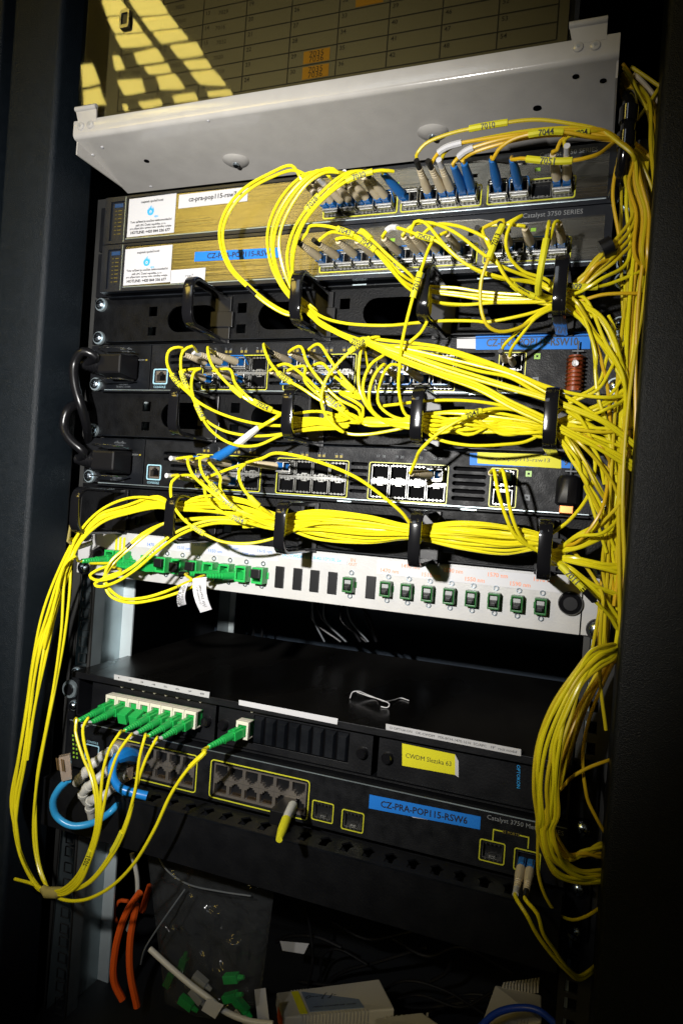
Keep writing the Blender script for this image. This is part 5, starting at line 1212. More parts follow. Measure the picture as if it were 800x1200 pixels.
cable('yellow cable arching from the middle to the right port group of the lower charcoal switch', lead(T, 2)+tr_('z7', (428, 122, 54), (470, 104, 60), (560, 114, 66), (680, 150, 68), (790, 198, 66), 'px', (440, 575, 62), (470, 600, 54), (486, 618, 46))+cm3(7, 3, 0)+fan5[1], 'yellow', 1.5, [c], group=gD)
# white and blue plug coming down from the middle organiser
P = tr_('z4', (500, 348, 44), (475, 366, 48), (400, 412, 48), (340, 455, 46))
root = thing('fibre_cable', 'white-sleeved cable ending in a bright blue boot above the lower charcoal switch', 'fibre cable', P[-1])
obj('jacket', MB().tube(spline(P+tr_('z4', (325, 466, 44))), 1.5, 8), 'yellow', root, smooth=True)
obj('sleeve', MB().tube(tr_('z4', (410, 402, 48), (385, 422, 48), (325, 470, 44)), [2.2, 2.8, 3.2], 8), 'paper', root, smooth=True)
obj('boot', MB().tube(tr_('z4', (326, 470, 44), (300, 490, 40), (250, 520, 30)), [3.2, 4.0, 4.4], 10), 'lc_blue', root, smooth=True)
obj('plug_body', MB().tube(tr_('z4', (262, 514, 32), (225, 530, 22)), [3.6, 3.4], 4), 'lc_blue', root)
# pair in the uplink port
for i in range(2):
    T, c = plug(155+6.2*i, -5*U-19, -10, slv=slv_k, tw=0) if False else plug(155+6.2*i, -5*U-19, -12, slv=None, L=34, rz=-.04)
    cable(('left', 'right')[i]+' yellow cable hanging from the uplink port of the lower charcoal switch', lead(T, 2)+tr_('z8', (72+40*i, 42, 52), (88+44*i, 125, 58), (122+30*i, 242, 58), (172+22*i, 350, 52), (232+5*i, 398, 46), (300, 430, 42))+fan5[i*3], 'yellow', 1.5, [c], group='cables in the uplink port of the lower charcoal switch')

# ---- bundle of the lowest organiser and the left loop
leftp = [(150, 597, 46), (118, 608, 50), (92, 634, 54), (74, 672, 58), (58, 720, 62), (46, 770, 66), (36, 830, 70), (27, 890, 74), (21, 940, 76), (20, 975, 78), (30, 1012, 80), (46, 1040, 82), (58, 1048, 84)]
for i in range(11):
    a = random.Random(200+i); dy = (i-5)*3.1+a.uniform(-1, 1)
    if i < 6:
        L_ = [at(x+a.uniform(-2, 2)+(2.4*(i-2.5) if 2 < j < 9 else .8*(i-2.5)), y+(i-2.5)*(1.6 if j < 3 else .3), -(d+a.uniform(-3, 3)))for j, (x, y, d) in enumerate(leftp)][:13][::-1]
        if i in (4, 5): L_ = L_[5:]
        pts = L_+[at(185, 595+dy*.8, -44)]+cm3(0, dy, (i*5) % 7-3, seed=i)
        lab = 'yellow cable falling down the left side, %s from the left in the fall' % ORD[i]
        grp = 'cables falling from the lowest organiser down the left side'
    else:
        pts = cm3(2, dy, (i*5) % 7-3, seed=i); lab = 'one of the yellow cables lying level in the rings of the lowest organiser'; grp = 'level cables in the lowest organiser'
    fx = fan5[i % 8] if i % 5 != 4 else fan5[6]
    cable(lab, pts+[p+Vector((0, a.uniform(-2, 2), a.uniform(-2.5, 2.5))) for p in fx], 'yellow', 1.5, group=grp, bands=())
for i in range(1):
    a = random.Random(300+i)
    cable('one of the yellow cables lying level in the rings of the lowest organiser', cm3(3, -12+6*i, 2, seed=50+i)+[p+Vector((0, a.uniform(-2, 2), a.uniform(-2.5, 2.5))) for p in fan5[(i+3) % 8]], 'yellow', 1.45, group='level cables in the lowest organiser')
run('yellow cable with a black tie falling right from the last lower ring', 'z8', (300, 440, 44), (340, 462, 46), (378, 486, 54), (440, 548, 58), (500, 610, 58), (560, 672, 54), (620, 735, 46), (660, 800, 38), fl=[((667, 676), 22, '7011'), ((689, 697), 12, '', 'black_plastic')])
run('upper yellow cable bowing high over the left end of the lowest organiser', 'px', (330, 608, 44), (250, 600, 46), (202, 592, 46), (180, 584, 48), (150, 584, 50), (118, 598, 54), (92, 626, 58), (78, 665, 60), (72, 740, 60), (64, 800, 62), (55, 850, 66), (44, 910, 70), (42, 960, 74), (46, 1010, 78), (58, 1046, 82))
run('single yellow cable hanging straight down inside the left cable fall', 'px', (84, 630, 52), (82, 690, 54), (76, 745, 56), (66, 800, 60), (58, 840, 66), (50, 880, 70), (42, 930, 74), (40, 985, 76), (48, 1025, 80), (60, 1046, 84))
t = obj('cable_tie', MB().tube([at(84, 612, -56), at(80, 634, -60), at(90, 642, -50), at(108, 636, -30)], 1.1, 8, flat=2.0), 'tie_film', smooth=True)
tag(t, 'thin clear tie round the cables at the left corner of the white panel', 'cable tie')
t = obj('cable_tie', MB().tube([at(50, 1040, -84), at(56, 1046, -84), at(68, 1046, -84), at(74, 1044, -84)], [3.0, 4.6, 4.6, 3.2], 12), 'tie_film', smooth=True)
tag(t, 'wrapped tape tie at the bottom of the left cable loop', 'cable tie')
# plugs on the adaptor chassis
gE = 'cables plugged into the row of green adaptors'
def scp(x, z, yf, rz=0, ry=0, slv=None, L=42):
    return plug(x, z, yf, sc_boot, sc_body, slv, ry=ry, rz=rz, L=L, ins=6)
F = [
 (0, None, [(300, 78, 86), (296, 120, 88), (322, 215, 92), (358, 305, 96), (376, 400, 98), (374, 500, 96), (345, 600, 94), (300, 690, 92), (240, 742, 88), (190, 748, 84)], [], 'yellow cable from the leftmost green plug of the adaptor row'),
 (1, slv_w, [(345, 72, 84), (326, 105, 88), (330, 170, 92), (356, 262, 96), (378, 340, 98), (386, 430, 98), (376, 520, 96), (348, 610, 94), (305, 700, 92), (245, 748, 88), (190, 752, 84)], [((102, 1006), 18, '7021')], 'yellow cable with a white sleeve from the second green plug'),
 (4, None, [(468, 130, 88), (430, 190, 92), (405, 270, 96), (396, 350, 98), (392, 440, 98), (376, 530, 96), (350, 615, 94), (310, 705, 92), (250, 755, 88), (190, 755, 84)], [], 'yellow cable from the third green plug, which has lost its sleeve'),
 (5, slv_w, [(510, 140, 86), (462, 208, 92), (430, 300, 96), (405, 420, 98), (385, 525, 96), (356, 620, 94), (315, 712, 92), (255, 760, 88), (192, 758, 84)], [], 'yellow cable with a white sleeve from the fourth green plug'),
 (6, None, [(568, 142, 88), (546, 225, 92), (530, 345, 94), (492, 480, 94), (440, 590, 92), (345, 712, 90), (245, 748, 86), (180, 748, 84)], [((138, 988), 20, '')], 'yellow cable from the fifth green plug, joining a flat marker'),
 (7, slv_w, [(612, 152, 86), (572, 228, 90), (534, 340, 92), (500, 478, 94), (450, 592, 92), (350, 716, 90), (250, 752, 86), (184, 752, 84)], [], 'yellow cable with a white sleeve from the sixth green plug'),
]
for i, (k, sl, P, fl, lab) in enumerate(F):
    T, c = scp(EX[k], ZE-1, YS+2, rz=-.08, ry=.1, slv=sl)
    cable(lab, lead(T, 4)+tr_('y2', *P), 'yellow', 1.45, [c], fl, group=gE)
T, c = scp(S1X, ZE, YS+2, rz=-.25, ry=.10)
cable('yellow cable from the single green plug, sweeping down in one long curve', lead(T, 8)+tr_('y2', (800, 206, 78), (742, 262, 84), (672, 362, 88), (602, 510, 90), (522, 642, 90), (432, 732, 88), (332, 781, 86), (250, 781, 84), (190, 752, 84), (130, 720, 80), (60, 700, 72)), 'yellow', 1.6, [c], [((233, 890), 18, '', 'yellow', 1.9)], group=gE)
# empty plug shutters hanging open in the row
for k in (2, 3):
    b = MB().hexa([(-4.2, -4, 3), (4.2, -4, 3), (4.2, -4, -3), (-4.2, -4, -3), (-4.4, -15, -1), (4.4, -15, -1), (4.4, -12, -10), (-4.4, -12, -10)])
    o = obj('dust_cap', b, 'green', org=Vector((0, 0, 0)), bev=.4); o.location = Vector((EX[k], YS+2, ZE))*MM
    tag(o, ('left' if k == 2 else 'right')+' one of the two translucent green caps hanging open in the adaptor row', 'dust cap')
# plugs and loops on the white panel
gP = 'cables plugged into the left adaptors of the white panel'
T, c = scp(-190, z_ad+.5, -10, rz=-.15, L=44)
cable('yellow cable on the horizontal green plug at the far left of the white panel', lead(T, 4)+tr_('px', (88, 652, 62), (76, 662, 66), (66, 700, 68), (52, 760, 70)), 'yellow', 1.5, [c], group=gP)
P1 = [('y1', (900, 88, 38), (760, 92, 40), (640, 112, 46), (560, 150, 58), (492, 208, 68), (432, 262, 76), (408, 330, 78), (430, 392, 78), (500, 420, 76), (600, 410, 74), (700, 380, 70), (760, 352, 60)),
      ('y1', (640, 380, 74), (560, 402, 76), (480, 404, 78), (428, 366, 80), (412, 320, 78), (440, 272, 72), (500, 215, 66), (580, 150, 56), (645, 110, 46), (760, 96, 40), (900, 92, 38)),
      ('y1', (1060, 110, 36), (930, 100, 40), (820, 100, 46), (700, 140, 58), (602, 208, 70), (520, 280, 78), (432, 326, 82), (372, 332, 84), (352, 314, 82), (392, 288, 76), (450, 272, 66)),
      ('y1', (1060, 122, 36), (930, 112, 42), (830, 112, 48), (710, 152, 60), (612, 222, 72), (530, 292, 80), (450, 342, 84), (385, 358, 84), (370, 348, 84), (420, 320, 80), (470, 300, 72))]
LP = [((LX[5], .9), 'yellow cable looping widest below the left end of the white panel'), ((LX[6], .9), 'yellow cable following the widest loop below the white panel'), ((-176, .4), 'yellow cable curling in the upper tight loop on the white panel'), ((LX[0], .4), 'yellow cable curling in the lower tight loop on the white panel')]
for i, (P, ((x, dr), lab)) in enumerate(zip(P1, LP)):
    T, c = plug(x, z_ad-2, -12, sc_boot, sc_body, ins=14, rz=-.62 if i < 2 else -.5, L=40, slv=slv_k if i < 2 else None)
    pp = tr_(*P)
    if i == 1: pp = pp
    if i == 0: pp = pp[::-1]
    if i > 1: pp = pp[::-1]
    cable(lab, lead(T, 5)+pp, 'yellow', 1.5, [c], bands=[((150, 640), 5, 'black_plastic')] if i == 0 else [], group=gP)
for k in (0, ):
    T, c = scp(LX[k]+8, z_ad-3, -12, rz=-.6, L=38)
    b = MB()
    root = thing('spare_plug', 'green plug without a cable lying sideways in the left adaptor row', 'plug', T)
    inst('boot', sc_boot, root, Matrix.Translation(T) @ c[4]); inst('plug_body', sc_body, root, Matrix.Translation(T) @ c[4])
# hanging white tags
for i, (cs, tx, lab) in enumerate((([(226, 678), (243, 676), (249, 714), (235, 718)], ('S.N: 2X677085', 'O CWDM-8CH'), 'curled white serial-number tag hanging in front'), ([(213, 686), (223, 682), (219, 708), (209, 711)], ('CWDM MUX', 'port 5'), 'smaller white tag hanging behind the serial-number tag'))):
    P = [at(x, y, -74+i*6) for x, y in cs]
    b = MB(); n = 6; V = []
    for j in range(n+1):
        f = j/n; a_ = P[0].lerp(P[3], f); b_ = P[1].lerp(P[2], f); cv_ = math.sin(f*math.pi)*4
        V += [a_+Vector((0, -cv_, 0)), b_+Vector((0, -cv_-1, 0)), a_+Vector((0, -cv_+.5, 0)), b_+Vector((0, -cv_-.5, 0))]
    F_ = []
    for j in range(n):
        q = j*4; F_ += [(q, q+1, q+5, q+4), (q+2, q+6, q+7, q+3), (q, q+4, q+6, q+2), (q+1, q+3, q+7, q+5)]
    F_ += [(0, 2, 3, 1), (4*n, 4*n+1, 4*n+3, 4*n+2)]
    b.add(V, F_)
    o = obj('paper_tag', b, 'paper', smooth=True); tag(o, lab+', below the white panel', 'tag')
    dn = (P[3]-P[0]).normalized()
    for j, s in enumerate(tx):
        c_ = (P[0]+P[1]+P[2]+P[3])/4+Vector((1.6-3.2*j+.5, -5.6, 0)); Xa = -dn; nr = Vector((0, -1, 0)); nr = (nr-Xa*nr.dot(Xa)).normalized(); Ya = nr.cross(Xa)
        text(s, o, 'ink', c_.x, c_.y, c_.z, w=17-j*3, base=Matrix((Xa, Ya, nr)).transposed())

# ================================================================ network patch leads at the lower left
gN = 'grey network leads'
def boot_lead(label, pts, m, r=2.6, plugpt=None, jr=None):
    S = spline(tr_(*pts)); root = thing('network_lead', label, 'network cable', S[0])
    obj('jacket', MB().tube(S, jr or r, 10), m, root, smooth=True)
    return root, S
for i, (pts, lab) in enumerate(((('y2', (470, 185, 22), (425, 205, 40), (375, 240, 56), (320, 300, 60), (300, 325, 54)), 'uppermost grey network lead bent over beside the console port'),
                                (('y2', (480, 220, 24), (440, 260, 44), (380, 310, 58), (325, 365, 58), (340, 400, 50)), 'middle grey network lead bent down beside the console port'),
                                (('y2', (490, 250, 24), (460, 320, 44), (400, 380, 58), (355, 395, 56), (360, 460, 46)), 'lowest grey network lead bent down beside the console port'))):
    root, S = boot_lead(lab, pts, 'grey_cable', 3.6)
    n = len(S); b = MB()
    for k in range(2, n-3, 3): b.tube([S[k], S[k+1]], 4.4, 10)
    o = obj('boot_ribs', b, 'grey_cable', root, smooth=True); o['kind'] = 'stuff'
    obj('plug_body', MB().box(S[0].x-5, S[0].x+6, -26, -10, S[0].z-5, S[0].z+5), 'clear_plug', root, bev=.5)
P = tr_('y2', (520, 225, 20), (480, 215, 42), (445, 245, 54), (440, 300, 58), (470, 345, 56), (530, 365, 52), (575, 376, 48))
root = thing('network_lead', 'bright blue network lead curled round in a hook under the green plugs', 'network cable', P[0])
obj('jacket', MB().tube(spline(P), [5.0]*4+[4.6]*200 if False else 3.8, 10), 'blue_cable', root, smooth=True)
obj('boot', MB().tube(tr_('y2', (525, 222, 18), (490, 214, 40), (455, 230, 50)), [7, 6.4, 4.6], 8), 'blue_cable', root, smooth=True)
obj('plug_body', MB().box(P[0].x-9, P[0].x+3, -40, -22, P[0].z-18, P[0].z-6), 'clear_plug', root, bev=.5)
run_b = tr_('y2', (268, 312, 86), (232, 348, 86), (208, 400, 84), (222, 455, 80), (280, 492, 76), (360, 482, 66), (430, 440, 50), (480, 385, 44), (500, 360, 40))
root = thing('network_lead', 'sky blue network lead with an unplugged clear plug pointing up at the left', 'network cable', run_b[0])
obj('jacket', MB().tube(spline(run_b), 2.9, 10), 'sky_cable', root, smooth=True)
q0, q1 = at(79, 913, -86), at(76, 885, -86)
obj('plug_body', MB().tube([q0, q0.lerp(q1, .5), q1], [6.0, 6.6, 6.6], 4, flat=.8), 'clear_plug', root)
b = MB()
for k in range(5): b.tube([q0.lerp(q1, .45)+Vector((-3.4+k*1.7, -5.6, 0)), q1+Vector((-3.4+k*1.7, -5.6, -1))], .5, 4)
o = obj('contacts', b, 'gold', root); o['kind'] = 'stuff'
# lead in the middle group with a beige and yellow boot
xj = at(340, 940, YF).x
root = thing('network_lead', 'short network lead with a yellow boot end pointing out of the copper ports', 'network cable', at(340, 940, YF-6))
obj('plug_body', MB().box(xj-6, xj+6, YF-26, YF+4, -11*U-37.5, -11*U-26), 'black_plastic', root, bev=.8)
S_ = tr_('px', (343, 944, 44), (337, 956, 66), (331, 972, 86), (327, 984, 98))
obj('boot', MB().tube(S_[:2]+[S_[1].lerp(S_[2], .4)], [3.8, 3.4, 3.0], 10), 'grey_cable', root, smooth=True)
obj('jacket', MB().tube([S_[1].lerp(S_[2], .3), S_[2], S_[3]], [3.7, 3.6, 2.4], 10), 'yellow_tape', root, smooth=True)

# ================================================================ loose wire on the top plate
zt = -10*U
def topat(px, py, dz=1.2):
    v = _d + CR*((px-400)/FPX) - CU*((py-600)/FPX); p = CAMP+v*((zt+dz-CAMP.z)/v.z); return p
P = [topat(x, y, z) for x, y, z in ((410, 818, 1), (413, 811, 5), (420, 810, 6), (430, 814, 3), (440, 818, 1), (450, 822, 5), (462, 820, 2), (470, 818, 1), (479, 821, 1))]
P2 = [topat(x, y, z) for x, y, z in ((418, 811, 6), (432, 816, 6), (446, 820, 7), (456, 825, 4), (454, 829, 1), (446, 828, 1))]
t = thing('bent_wire', 'thin bent white wire lying on the black top plate', 'wire', P[0])
obj('wire', MB().tube(spline(P, 1.5), .45, 6), 'paper', t, smooth=True); obj('wire', MB().tube(spline(P2, 1.5), .45, 6), 'paper', t, smooth=True)
# dark cables hanging deep in the gap
for i in range(9):
    a = random.Random(500+i); x0 = 365+i*8; d0 = -180-10*(i % 3)
    P = [at(x0+a.uniform(-8, 8), 665, d0*-1), at(x0-6+a.uniform(-8, 8), 700, d0*-1), at(x0+a.uniform(-14, 14), 725, d0*-1+5), at(x0+20+a.uniform(-10, 10), 752, d0*-1+10)]
    cable('one of the dark cables hanging behind the gap under the white panel', P, 'black_cable' if i % 3 else 'ink_dim', 1.8 if i % 3 else 1.1, group='dark cables hanging behind the gap')
run('pale lead passing behind the left edge of the white panel', 'y1', (265, 380, -10), (275, 440, -14), (300, 490, -20), (330, 560, -30), m='grey_cable', r=3)

# ================================================================ underneath the rack units
# bracket at the lower left
t = thing('side_bracket', 'dull slanted metal bracket low on the left behind the cable loop', 'bracket', at(45, 1080, 60))
P = [at(x, y, 70) for x, y in ((14, 1080), (70, 1030), (72, 1062), (14, 1118))]
obj('bracket_arm', MB().add(P+[p+Vector((0, 3, 0)) for p in P], [(0, 1, 2, 3), (7, 6, 5, 4), (0, 4, 5, 1), (1, 5, 6, 2), (2, 6, 7, 3), (3, 7, 4, 0)]), 'galvanised', t)
P = [at(x, y, 69) for x, y in ((24, 1088), (50, 1066), (50, 1072), (24, 1094))]
obj('bracket_slot', MB().add(P+[p+Vector((0, .6, 0)) for p in P], [(0, 1, 2, 3), (7, 6, 5, 4), (0, 4, 5, 1), (1, 5, 6, 2), (2, 6, 7, 3), (3, 7, 4, 0)]), 'void', t)
c = at(80, 1022, 40); obj('clamp_disc', MB().cyl(c, c+Vector((0, -6, 0)), 9, 7, 16), 'galvanised', t, smooth=True)
for i, P in enumerate((((164, 1046, -10), (148, 1070, -10), (136, 1110, -12), (134, 1150, -12), (144, 1172, -14)), ((160, 1060, -16), (153, 1100, -16), (153, 1140, -16), (161, 1180, -18)), ((176, 1038, -60), (170, 1056, -60), (167, 1068, -60)))):
    cable(('left thick orange cable', 'right thick orange cable', 'short stretch of orange cable')[i]+' bowed in the dark below the rack units', tr_('px', *P), 'orange_cable', 3.4, group='orange cables below the rack', name='orange_cable', cat='cable')
cable('orange cable coiled in shadow behind the two bowed ones', tr_('px', (140, 1090, -70), (134, 1070, -72), (140, 1056, -72), (150, 1056, -72)), 'orange_cable', 2, name='orange_cable', cat='cable')
cable('pale cable coming down between the rail and the orange cables', tr_('px', (155, 1000, -40), (161, 1030, -44), (160, 1060, -48), (150, 1090, -60)), 'grey_cable', 2.2, name='grey_cable', cat='cable')
# pale cable with a white label
P = tr_('px', (176, 1112, 10), (200, 1134, 12), (225, 1155, 14), (245, 1170, 14), (262, 1184, 12), (290, 1196, 8), (320, 1200, 4))
root = thing('grey_cable', 'pale round cable with a white flag label crossing the plastic bag', 'cable', P[0]); obj('jacket', MB().tube(spline(P), 2.6, 10), 'grey_cable', root, smooth=True)
lb = [at(x, y, -18) for x, y in ((243, 1170), (262, 1178), (252, 1194), (236, 1184))]
obj('flag_label', MB().add(lb+[p+Vector((0, .6, 0)) for p in lb], [(0, 1, 2, 3), (7, 6, 5, 4), (0, 4, 5, 1), (1, 5, 6, 2), (2, 6, 7, 3), (3, 7, 4, 0)]), 'paper_grey', root)
cable('thin grey tie wire crossing the front of the plastic bag', tr_('px', (217, 1042, 0), (200, 1066, 6), (182, 1092, 10), (170, 1112, 12), (165, 1130, 8)), 'ink_dim', .8, name='tie_wire', cat='wire')
# clear bag hung under the duct, with green connectors at its bottom
def bag():
    t = thing('plastic_bag', 'clear zip bag hanging under the duct with green connectors at its bottom', 'plastic bag', at(250, 1170, 30))
    a = random.Random(3); nx, nz = 36, 44; V = []
    for lay, yy in ((0, 4), (1, 34)):
        for j in range(nz+1):
            for i in range(nx+1):
                u, v = i/nx, j/nz
                xl, xr = 172+22*v, 322-18*v; yt, yb = 996+44*u, 1176+18*math.sin(u*3)
                px, py = xl+(xr-xl)*u, yt+(yb-yt)*v
                edge = min(u, 1-u, 1-v)*2; bulge = math.sqrt(max(0, min(1, edge*1.6)))*(8+14*v)
                w_ = 9*(abs(noise.noise(Vector((u*4+lay*7, v*5, .3))))-.25)+5*(abs(noise.noise(Vector((u*11, v*9+lay*3, 2.3))))-.25)
                V.append(at(px, py, 22+(-1 if lay == 0 else 1)*bulge+w_*min(1, edge*4)))
    F = []; o = (nx+1)*(nz+1)
    for lay in (0, 1):
        for j in range(nz):
            for i in range(nx):
                q = lay*o+j*(nx+1)+i; F.append((q, q+1, q+nx+2, q+nx+1))
    obj('film', MB().add(V, F), 'film', t, smooth=True)
    obj('zip_seam', MB().tube(spline(tr_('px', (182, 998, -14), (196, 1020, -8), (220, 1036, -6), (260, 1045, -6), (294, 1050, -8))), .8, 6), 'film_seam', t, smooth=True)
    return t
fm = bpy.data.materials.new('film'); fm.use_nodes = True; nt = fm.node_tree; nt.nodes.clear()
o_ = nt.nodes.new('ShaderNodeOutputMaterial'); mx = nt.nodes.new('ShaderNodeMixShader'); tb = nt.nodes.new('ShaderNodeBsdfTransparent'); gb = nt.nodes.new('ShaderNodeBsdfPrincipled'); lw = nt.nodes.new('ShaderNodeLayerWeight')
gb.inputs['Base Color'].default_value = (.07, .075, .08, 1); gb.inputs['Roughness'].default_value = .09; gb.inputs['Specular IOR Level'].default_value = 1
nz_ = nt.nodes.new('ShaderNodeTexNoise'); nz_.inputs['Scale'].default_value = 24; nz_.inputs['Detail'].default_value = 3; nz_.inputs['Distortion'].default_value = 1.5; tc_ = nt.nodes.new('ShaderNodeTexCoord'); bp_ = nt.nodes.new('ShaderNodeBump'); bp_.inputs['Strength'].default_value = 1; bp_.inputs['Distance'].default_value = .006
nt.links.new(tc_.outputs['Object'], nz_.inputs['Vector']); nt.links.new(nz_.outputs[0], bp_.inputs['Height']); nt.links.new(bp_.outputs[0], gb.inputs['Normal']); lw.inputs[0].default_value = .12
mr = nt.nodes.new('ShaderNodeMapRange'); mr.inputs['To Min'].default_value = .22; mr.inputs['To Max'].default_value = .55
nt.links.new(lw.outputs['Facing'], mr.inputs['Value']); nt.links.new(mr.outputs[0], mx.inputs[0]); nt.links.new(tb.outputs[0], mx.inputs[1]); nt.links.new(gb.outputs[0], mx.inputs[2]); nt.links.new(mx.outputs[0], o_.inputs[0]); MATS['film'] = fm
mat('film_seam', (.10, .11, .12), .3)
bag()
for i, (px, py, rz, c, lab) in enumerate(((273, 1146, .35, 'green', 'bright green connector lying tilted in the bag'), (272, 1168, .5, 'green', 'green connector in the bottom right of the bag'), (284, 1180, -.6, 'green', 'green connector at the lower right corner of the bag'), (232, 1168, -.6, 'dust_grey', 'grey connector cap in the bottom of the bag'), (236, 1150, -.4, 'dust_grey', 'pale cap above the grey one in the bag'), (220, 1176, -.3, 'green', 'green connector under the pale cable'),
                                            (286, 1190, -.6, 'grey_cable', 'beige connector boot beside the white label'), (200, 1146, 1.2, 'green_dark', 'dark green connector at the left of the bag'), (215, 1130, 1.4, 'green_dark', 'dark green connector standing at the left of the bag'))):
    p = at(px, py, 24); t = thing('loose_connector', lab, 'connector', p, 'loose connectors in the bag')
    M = Matrix.Translation(p) @ Matrix.Rotation(-rz, 4, 'Y')
    inst('connector_shell', mesh('connector_shell', MB().box(-9, 6, -3.6, 3.6, -3.6, 3.6), bev=.6, material=c), t, M)
    inst('boot', mesh('boot', MB().cyl((6, 0, 0), (12, 0, 0), 2.8, 1.8, 8), smooth=True, material=c), t, M)
# beige media converter boxes
def hexpx(P, d0, d1): return [at(x, y, d0) for x, y in P]
def converter(name, label, fl, fr, bl, br, hh, depth0, depth1, n, stick):
    """box given by the pixels of its top face: front left/right at depth0, back left/right at depth1"""
    FL, FR, BL, BR = at(*fl, depth0), at(*fr, depth0), at(*bl, depth1), at(*br, depth1)
    z = (FL.z+FR.z+BL.z+BR.z)/4
    t = thing(name, label, 'network box', (FL+FR)/2-Vector((0, 0, hh)), 'beige network boxes on the cabinet floor')
    dn = Vector((0, 0, -hh))
    obj('case', MB().hexa([FL+dn, FR+dn, BR+dn, BL+dn, FL, FR, BR, BL]), 'beige_box', t, bev=1.5)
    ex = (FR-FL); ey = (BL-FL); up = ex.cross(ey).normalized();
    if up.z < 0: up = -up
    for k in range(n):
        f = .16+.60*k/(n-1)
        for (a0, e_, sgn) in ((FL, ex, -1), (BL, ex, 1)):
            p = a0+e_*f; q = ey.normalized()*sgn*-1
            w_ = ex.normalized()*1.0
            pp = [p-w_+up*.15-q*-4*0, p+w_+up*.15, p+w_+up*.15+q*-5*sgn*0+q*5, p-w_+up*.15+q*5] if False else None
            o0 = p+up*.5; o1 = p-q*0
            obj('vent_rib', MB().hexa([o0-w_-q*1.2+dn*.55, o0+w_-q*1.2+dn*.55, o0+w_+q*.2+dn*.55, o0-w_+q*.2+dn*.55, o0-w_-q*1.2, o0+w_-q*1.2, o0+w_+q*3.5, o0-w_+q*3.5]), 'beige_box', t)
    if stick:
        def fp(u, v): return FL+ex*u+ey*v+up*.7
        P = [fp(.25, .10), fp(.75, .10), fp(.75, .9), fp(.25, .9)]
        s = obj('top_sticker', MB().hexa([p-up*.5 for p in P]+P), 'blue_grey', t)
        P = [fp(.15, .05), fp(.225, .05), fp(.225, .95), fp(.15, .95)]
        y_ = obj('warning_strip', MB().hexa([p-up*.5 for p in P]+P), 'yellow_tape', t)
        B_ = Matrix((ex.normalized(), up.cross(ex.normalized()).normalized(), up)).transposed()
        c_ = fp(.5, .25)+up*.3; text('MEDIA CONVERTER 10/100', s, 'ink', c_.x, c_.y, c_.z, w=ex.length*.4, base=B_)
        c_ = fp(.42, .65)+up*.3; text('o---[ ]-', s, 'ink', c_.x, c_.y, c_.z, w=ex.length*.3, base=B_)
        side = ex.normalized()
        a_ = FL+ey*.2+dn*.25-side*.6; b_ = FL+ey*.7+dn*.25-side*.6
        obj('red_port', MB().hexa([a_+dn*.5, b_+dn*.5, b_+dn*.5+side, a_+dn*.5+side, a_, b_, b_+side, a_+side]), 'red_orange', t)
        return t
    return t
converter('media_converter', 'beige ribbed network box with a blue-grey sticker and yellow strip', (334, 1192), (462, 1182), (324, 1163), (444, 1147), 30, 60, 110, 20, True)
converter('media_converter', 'second beige box just under the first at the bottom edge', (436, 1210), (520, 1204), (440, 1193), (494, 1186), 26, 30, 55, 9, False)
converter('media_converter', 'tilted grey ribbed box at the lower right behind a blue cable', (562, 1204), (634, 1196), (580, 1154), (634, 1166), 24, 70, 120, 12, False)
root = thing('network_lead', 'navy blue lead arching over the tilted grey box', 'network cable', at(572, 1200, 50))
obj('jacket', MB().tube(spline(tr_('px', (560, 1206, -50), (580, 1188, -50), (605, 1181, -48), (630, 1184, -46), (655, 1204, -44))), 2.8, 10), 'navy_cable', root, smooth=True)
t = obj('network_lead', MB().tube(spline(tr_('px', (660, 1106, -20), (675, 1118, -20), (692, 1136, -20))), 2.9, 10), 'navy_cable', smooth=True); tag(t, 'short stretch of navy blue lead beside the right rail under the coil', 'network cable')
p = [at(x, y, 20) for x, y in ((298, 1160), (311, 1158), (316, 1200), (303, 1206))]
t = obj('paper_tag', MB().hexa([q+Vector((0, .6, 0)) for q in p]+p), 'paper_grey'); tag(t, 'silvery paper strip standing between the bag and the beige box', 'tag')
p = [at(x, y, 100) for x, y in ((328, 1103), (362, 1106), (356, 1118), (331, 1114))]
t = obj('paper_tag', MB().hexa([q+Vector((0, .6, 0)) for q in p]+p), 'paper_grey'); tag(t, 'small white tag on a black lead behind the plastic bag', 'tag')
dark = [((352, 1040), (362, 1080), (366, 1130), (360, 1160)), ((324, 1104), (340, 1097), (372, 1098), (400, 1110)), ((376, 1160), (378, 1120), (395, 1112), (430, 1130)), ((360, 1170), (400, 1140), (440, 1128), (500, 1110)), ((420, 1190), (470, 1150), (520, 1160), (570, 1190)), ((460, 1100), (500, 1120), (540, 1110), (600, 1140)), ((500, 1190), (520, 1172), (560, 1165), (600, 1178)), ((520, 1110), (528, 1125), (522, 1140), (505, 1150)), ((440, 1180), (490, 1166), (540, 1180), (580, 1160)), ((350, 1150), (420, 1160), (480, 1180), (560, 1172)), ((560, 1100), (600, 1120), (640, 1160), (660, 1190)), ((390, 1080), (430, 1100), (500, 1090), (560, 1105))]
for i, P in enumerate(dark):
    cable('one of the black cables tangled in the dark bottom of the cabinet', [at(x, y, 130+9*(i % 4)) for x, y in P], 'black_cable', 1.6+.6*(i % 2), group='black cables at the bottom of the cabinet', name='black_cable', cat='cable')
for i in range(7):
    a = random.Random(700+i); x0 = 40+a.uniform(-14, 22)
    cable('one of the thin dark leads hanging behind the cable loop on the far left', [at(x0, 700+a.uniform(-60, 60), 60), at(x0+a.uniform(-10, 10), 850, 60), at(x0-6, 980, 64), at(x0-10+a.uniform(-10, 14), 1120, 60)], ['black_cable', 'dull_brown', 'black_cable'][i % 3], 1.8, group='dark leads at the far left', name='black_cable', cat='cable')

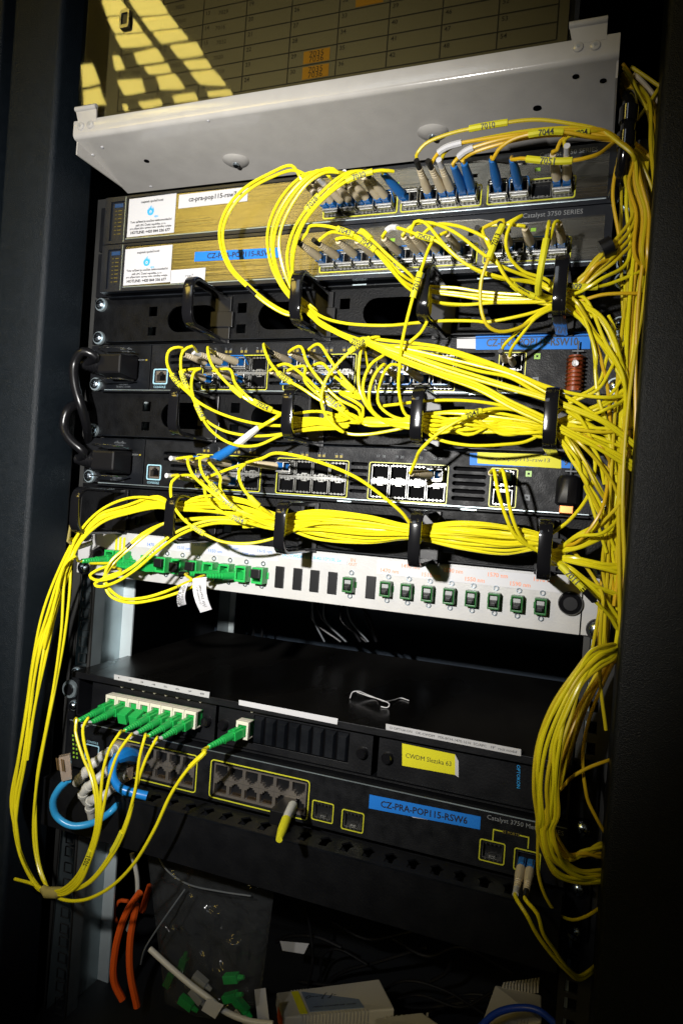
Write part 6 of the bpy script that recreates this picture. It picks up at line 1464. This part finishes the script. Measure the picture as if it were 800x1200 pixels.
# ================================================================ the lamp of the room, seen mirrored in the board and the steel fronts
def mir(px, py, zc, plane=YB-3.2):
    """point at height zc whose mirror image in the vertical plane shows at this pixel"""
    p = at(px, py, plane); v = (p-CAMP); v = Vector((v.x, -v.y, v.z)); return p+v*((zc-p.z)/v.z)
mat('lamp_glow', (1.0, .78, .17), .5, emit=LAMP)
lt = thing('ceiling_light', 'warm ceiling light with a louvre grid, mirrored in the glossy board', 'ceiling light', (-900, -1500, 1200))
ZC = 1200
quads = [((199, 55), (231, 51), (240, 66), (209, 70)), ((156, 64), (184, 58), (194, 73), (161, 77)), ((132, 67), (141, 67), (148, 83), (136, 84)), ((214, 74), (243, 71), (249, 80), (221, 82)), ((169, 81), (198, 77), (202, 85), (174, 88)), ((182, 91), (206, 88), (217, 105), (188, 107)),
         ((222, 86), (251, 83), (266, 101), (234, 100)), ((138, 97), (167, 94), (171, 109), (146, 112)), ((202, 114), (229, 111), (232, 118), (204, 122)), ((242, 109), (270, 106), (274, 112), (244, 114)), ((163, 122), (189, 118), (192, 124), (167, 128)), ((144, 124), (150, 124), (152, 131), (147, 132)),
         ((118, 0), (142, 0), (154, 18), (124, 20)), ((125, 23), (156, 21), (168, 38), (134, 40)), ((134, 43), (170, 41), (180, 54), (142, 57)), ((150, 0), (187, 0), (198, 17), (162, 19)), ((164, 22), (200, 20), (211, 34), (175, 37)), ((178, 40), (213, 37), (222, 47), (188, 52)), ((94, 78), (107, 75), (118, 100), (96, 104)), ((96, 108), (118, 104), (124, 124), (97, 126))]
for q in quads:
    qx, qy = sum(p[0] for p in q)/4, sum(p[1] for p in q)/4
    P = [mir(qx+(x-qx)*.92, qy+(y-qy)*.9, ZC) for x, y in q]
    obj('light_cell', MB().add(P+[p+Vector((0, 0, 8)) for p in P], [(0, 1, 2, 3), (7, 6, 5, 4), (0, 4, 5, 1), (1, 5, 6, 2), (2, 6, 7, 3), (3, 7, 4, 0)]), 'lamp_glow', lt)

# added, unseen: second warm fixture and pale panes, giving the steel fronts reflections
mat('added_warm_glow', (1.0, .72, .14), .5, emit=ADDED_WARM)
l2 = thing('ceiling_light', 'long warm ceiling light further back in the room, mirrored in the steel fronts', 'ceiling light', (-1500, -2900, 1180))
obj('diffuser', MB().box(-2100, -1150, -3300, -2300, 1180, 1184), 'added_warm_glow', l2)
obj('housing', MB().box(-2130, -1120, -3330, -2270, 1185, 1230), 'white_panel', l2)
mat('added_pale_glow', (.85, .92, 1.0), .5, emit=ADDED_PALE)
wn = thing('window', 'tall pale window on the far wall of the room, mirrored in the steel fronts', 'window', (-750, -3000, 300))
for k in range(3): obj('pane', MB().box(-1050+k*215, -865+k*215, -3004, -3000, 900, 1900), 'added_pale_glow', wn)
obj('frame', MB().prism(rect(-1080, -410, 860, 1940), -3012, -3005), 'white_panel', wn)
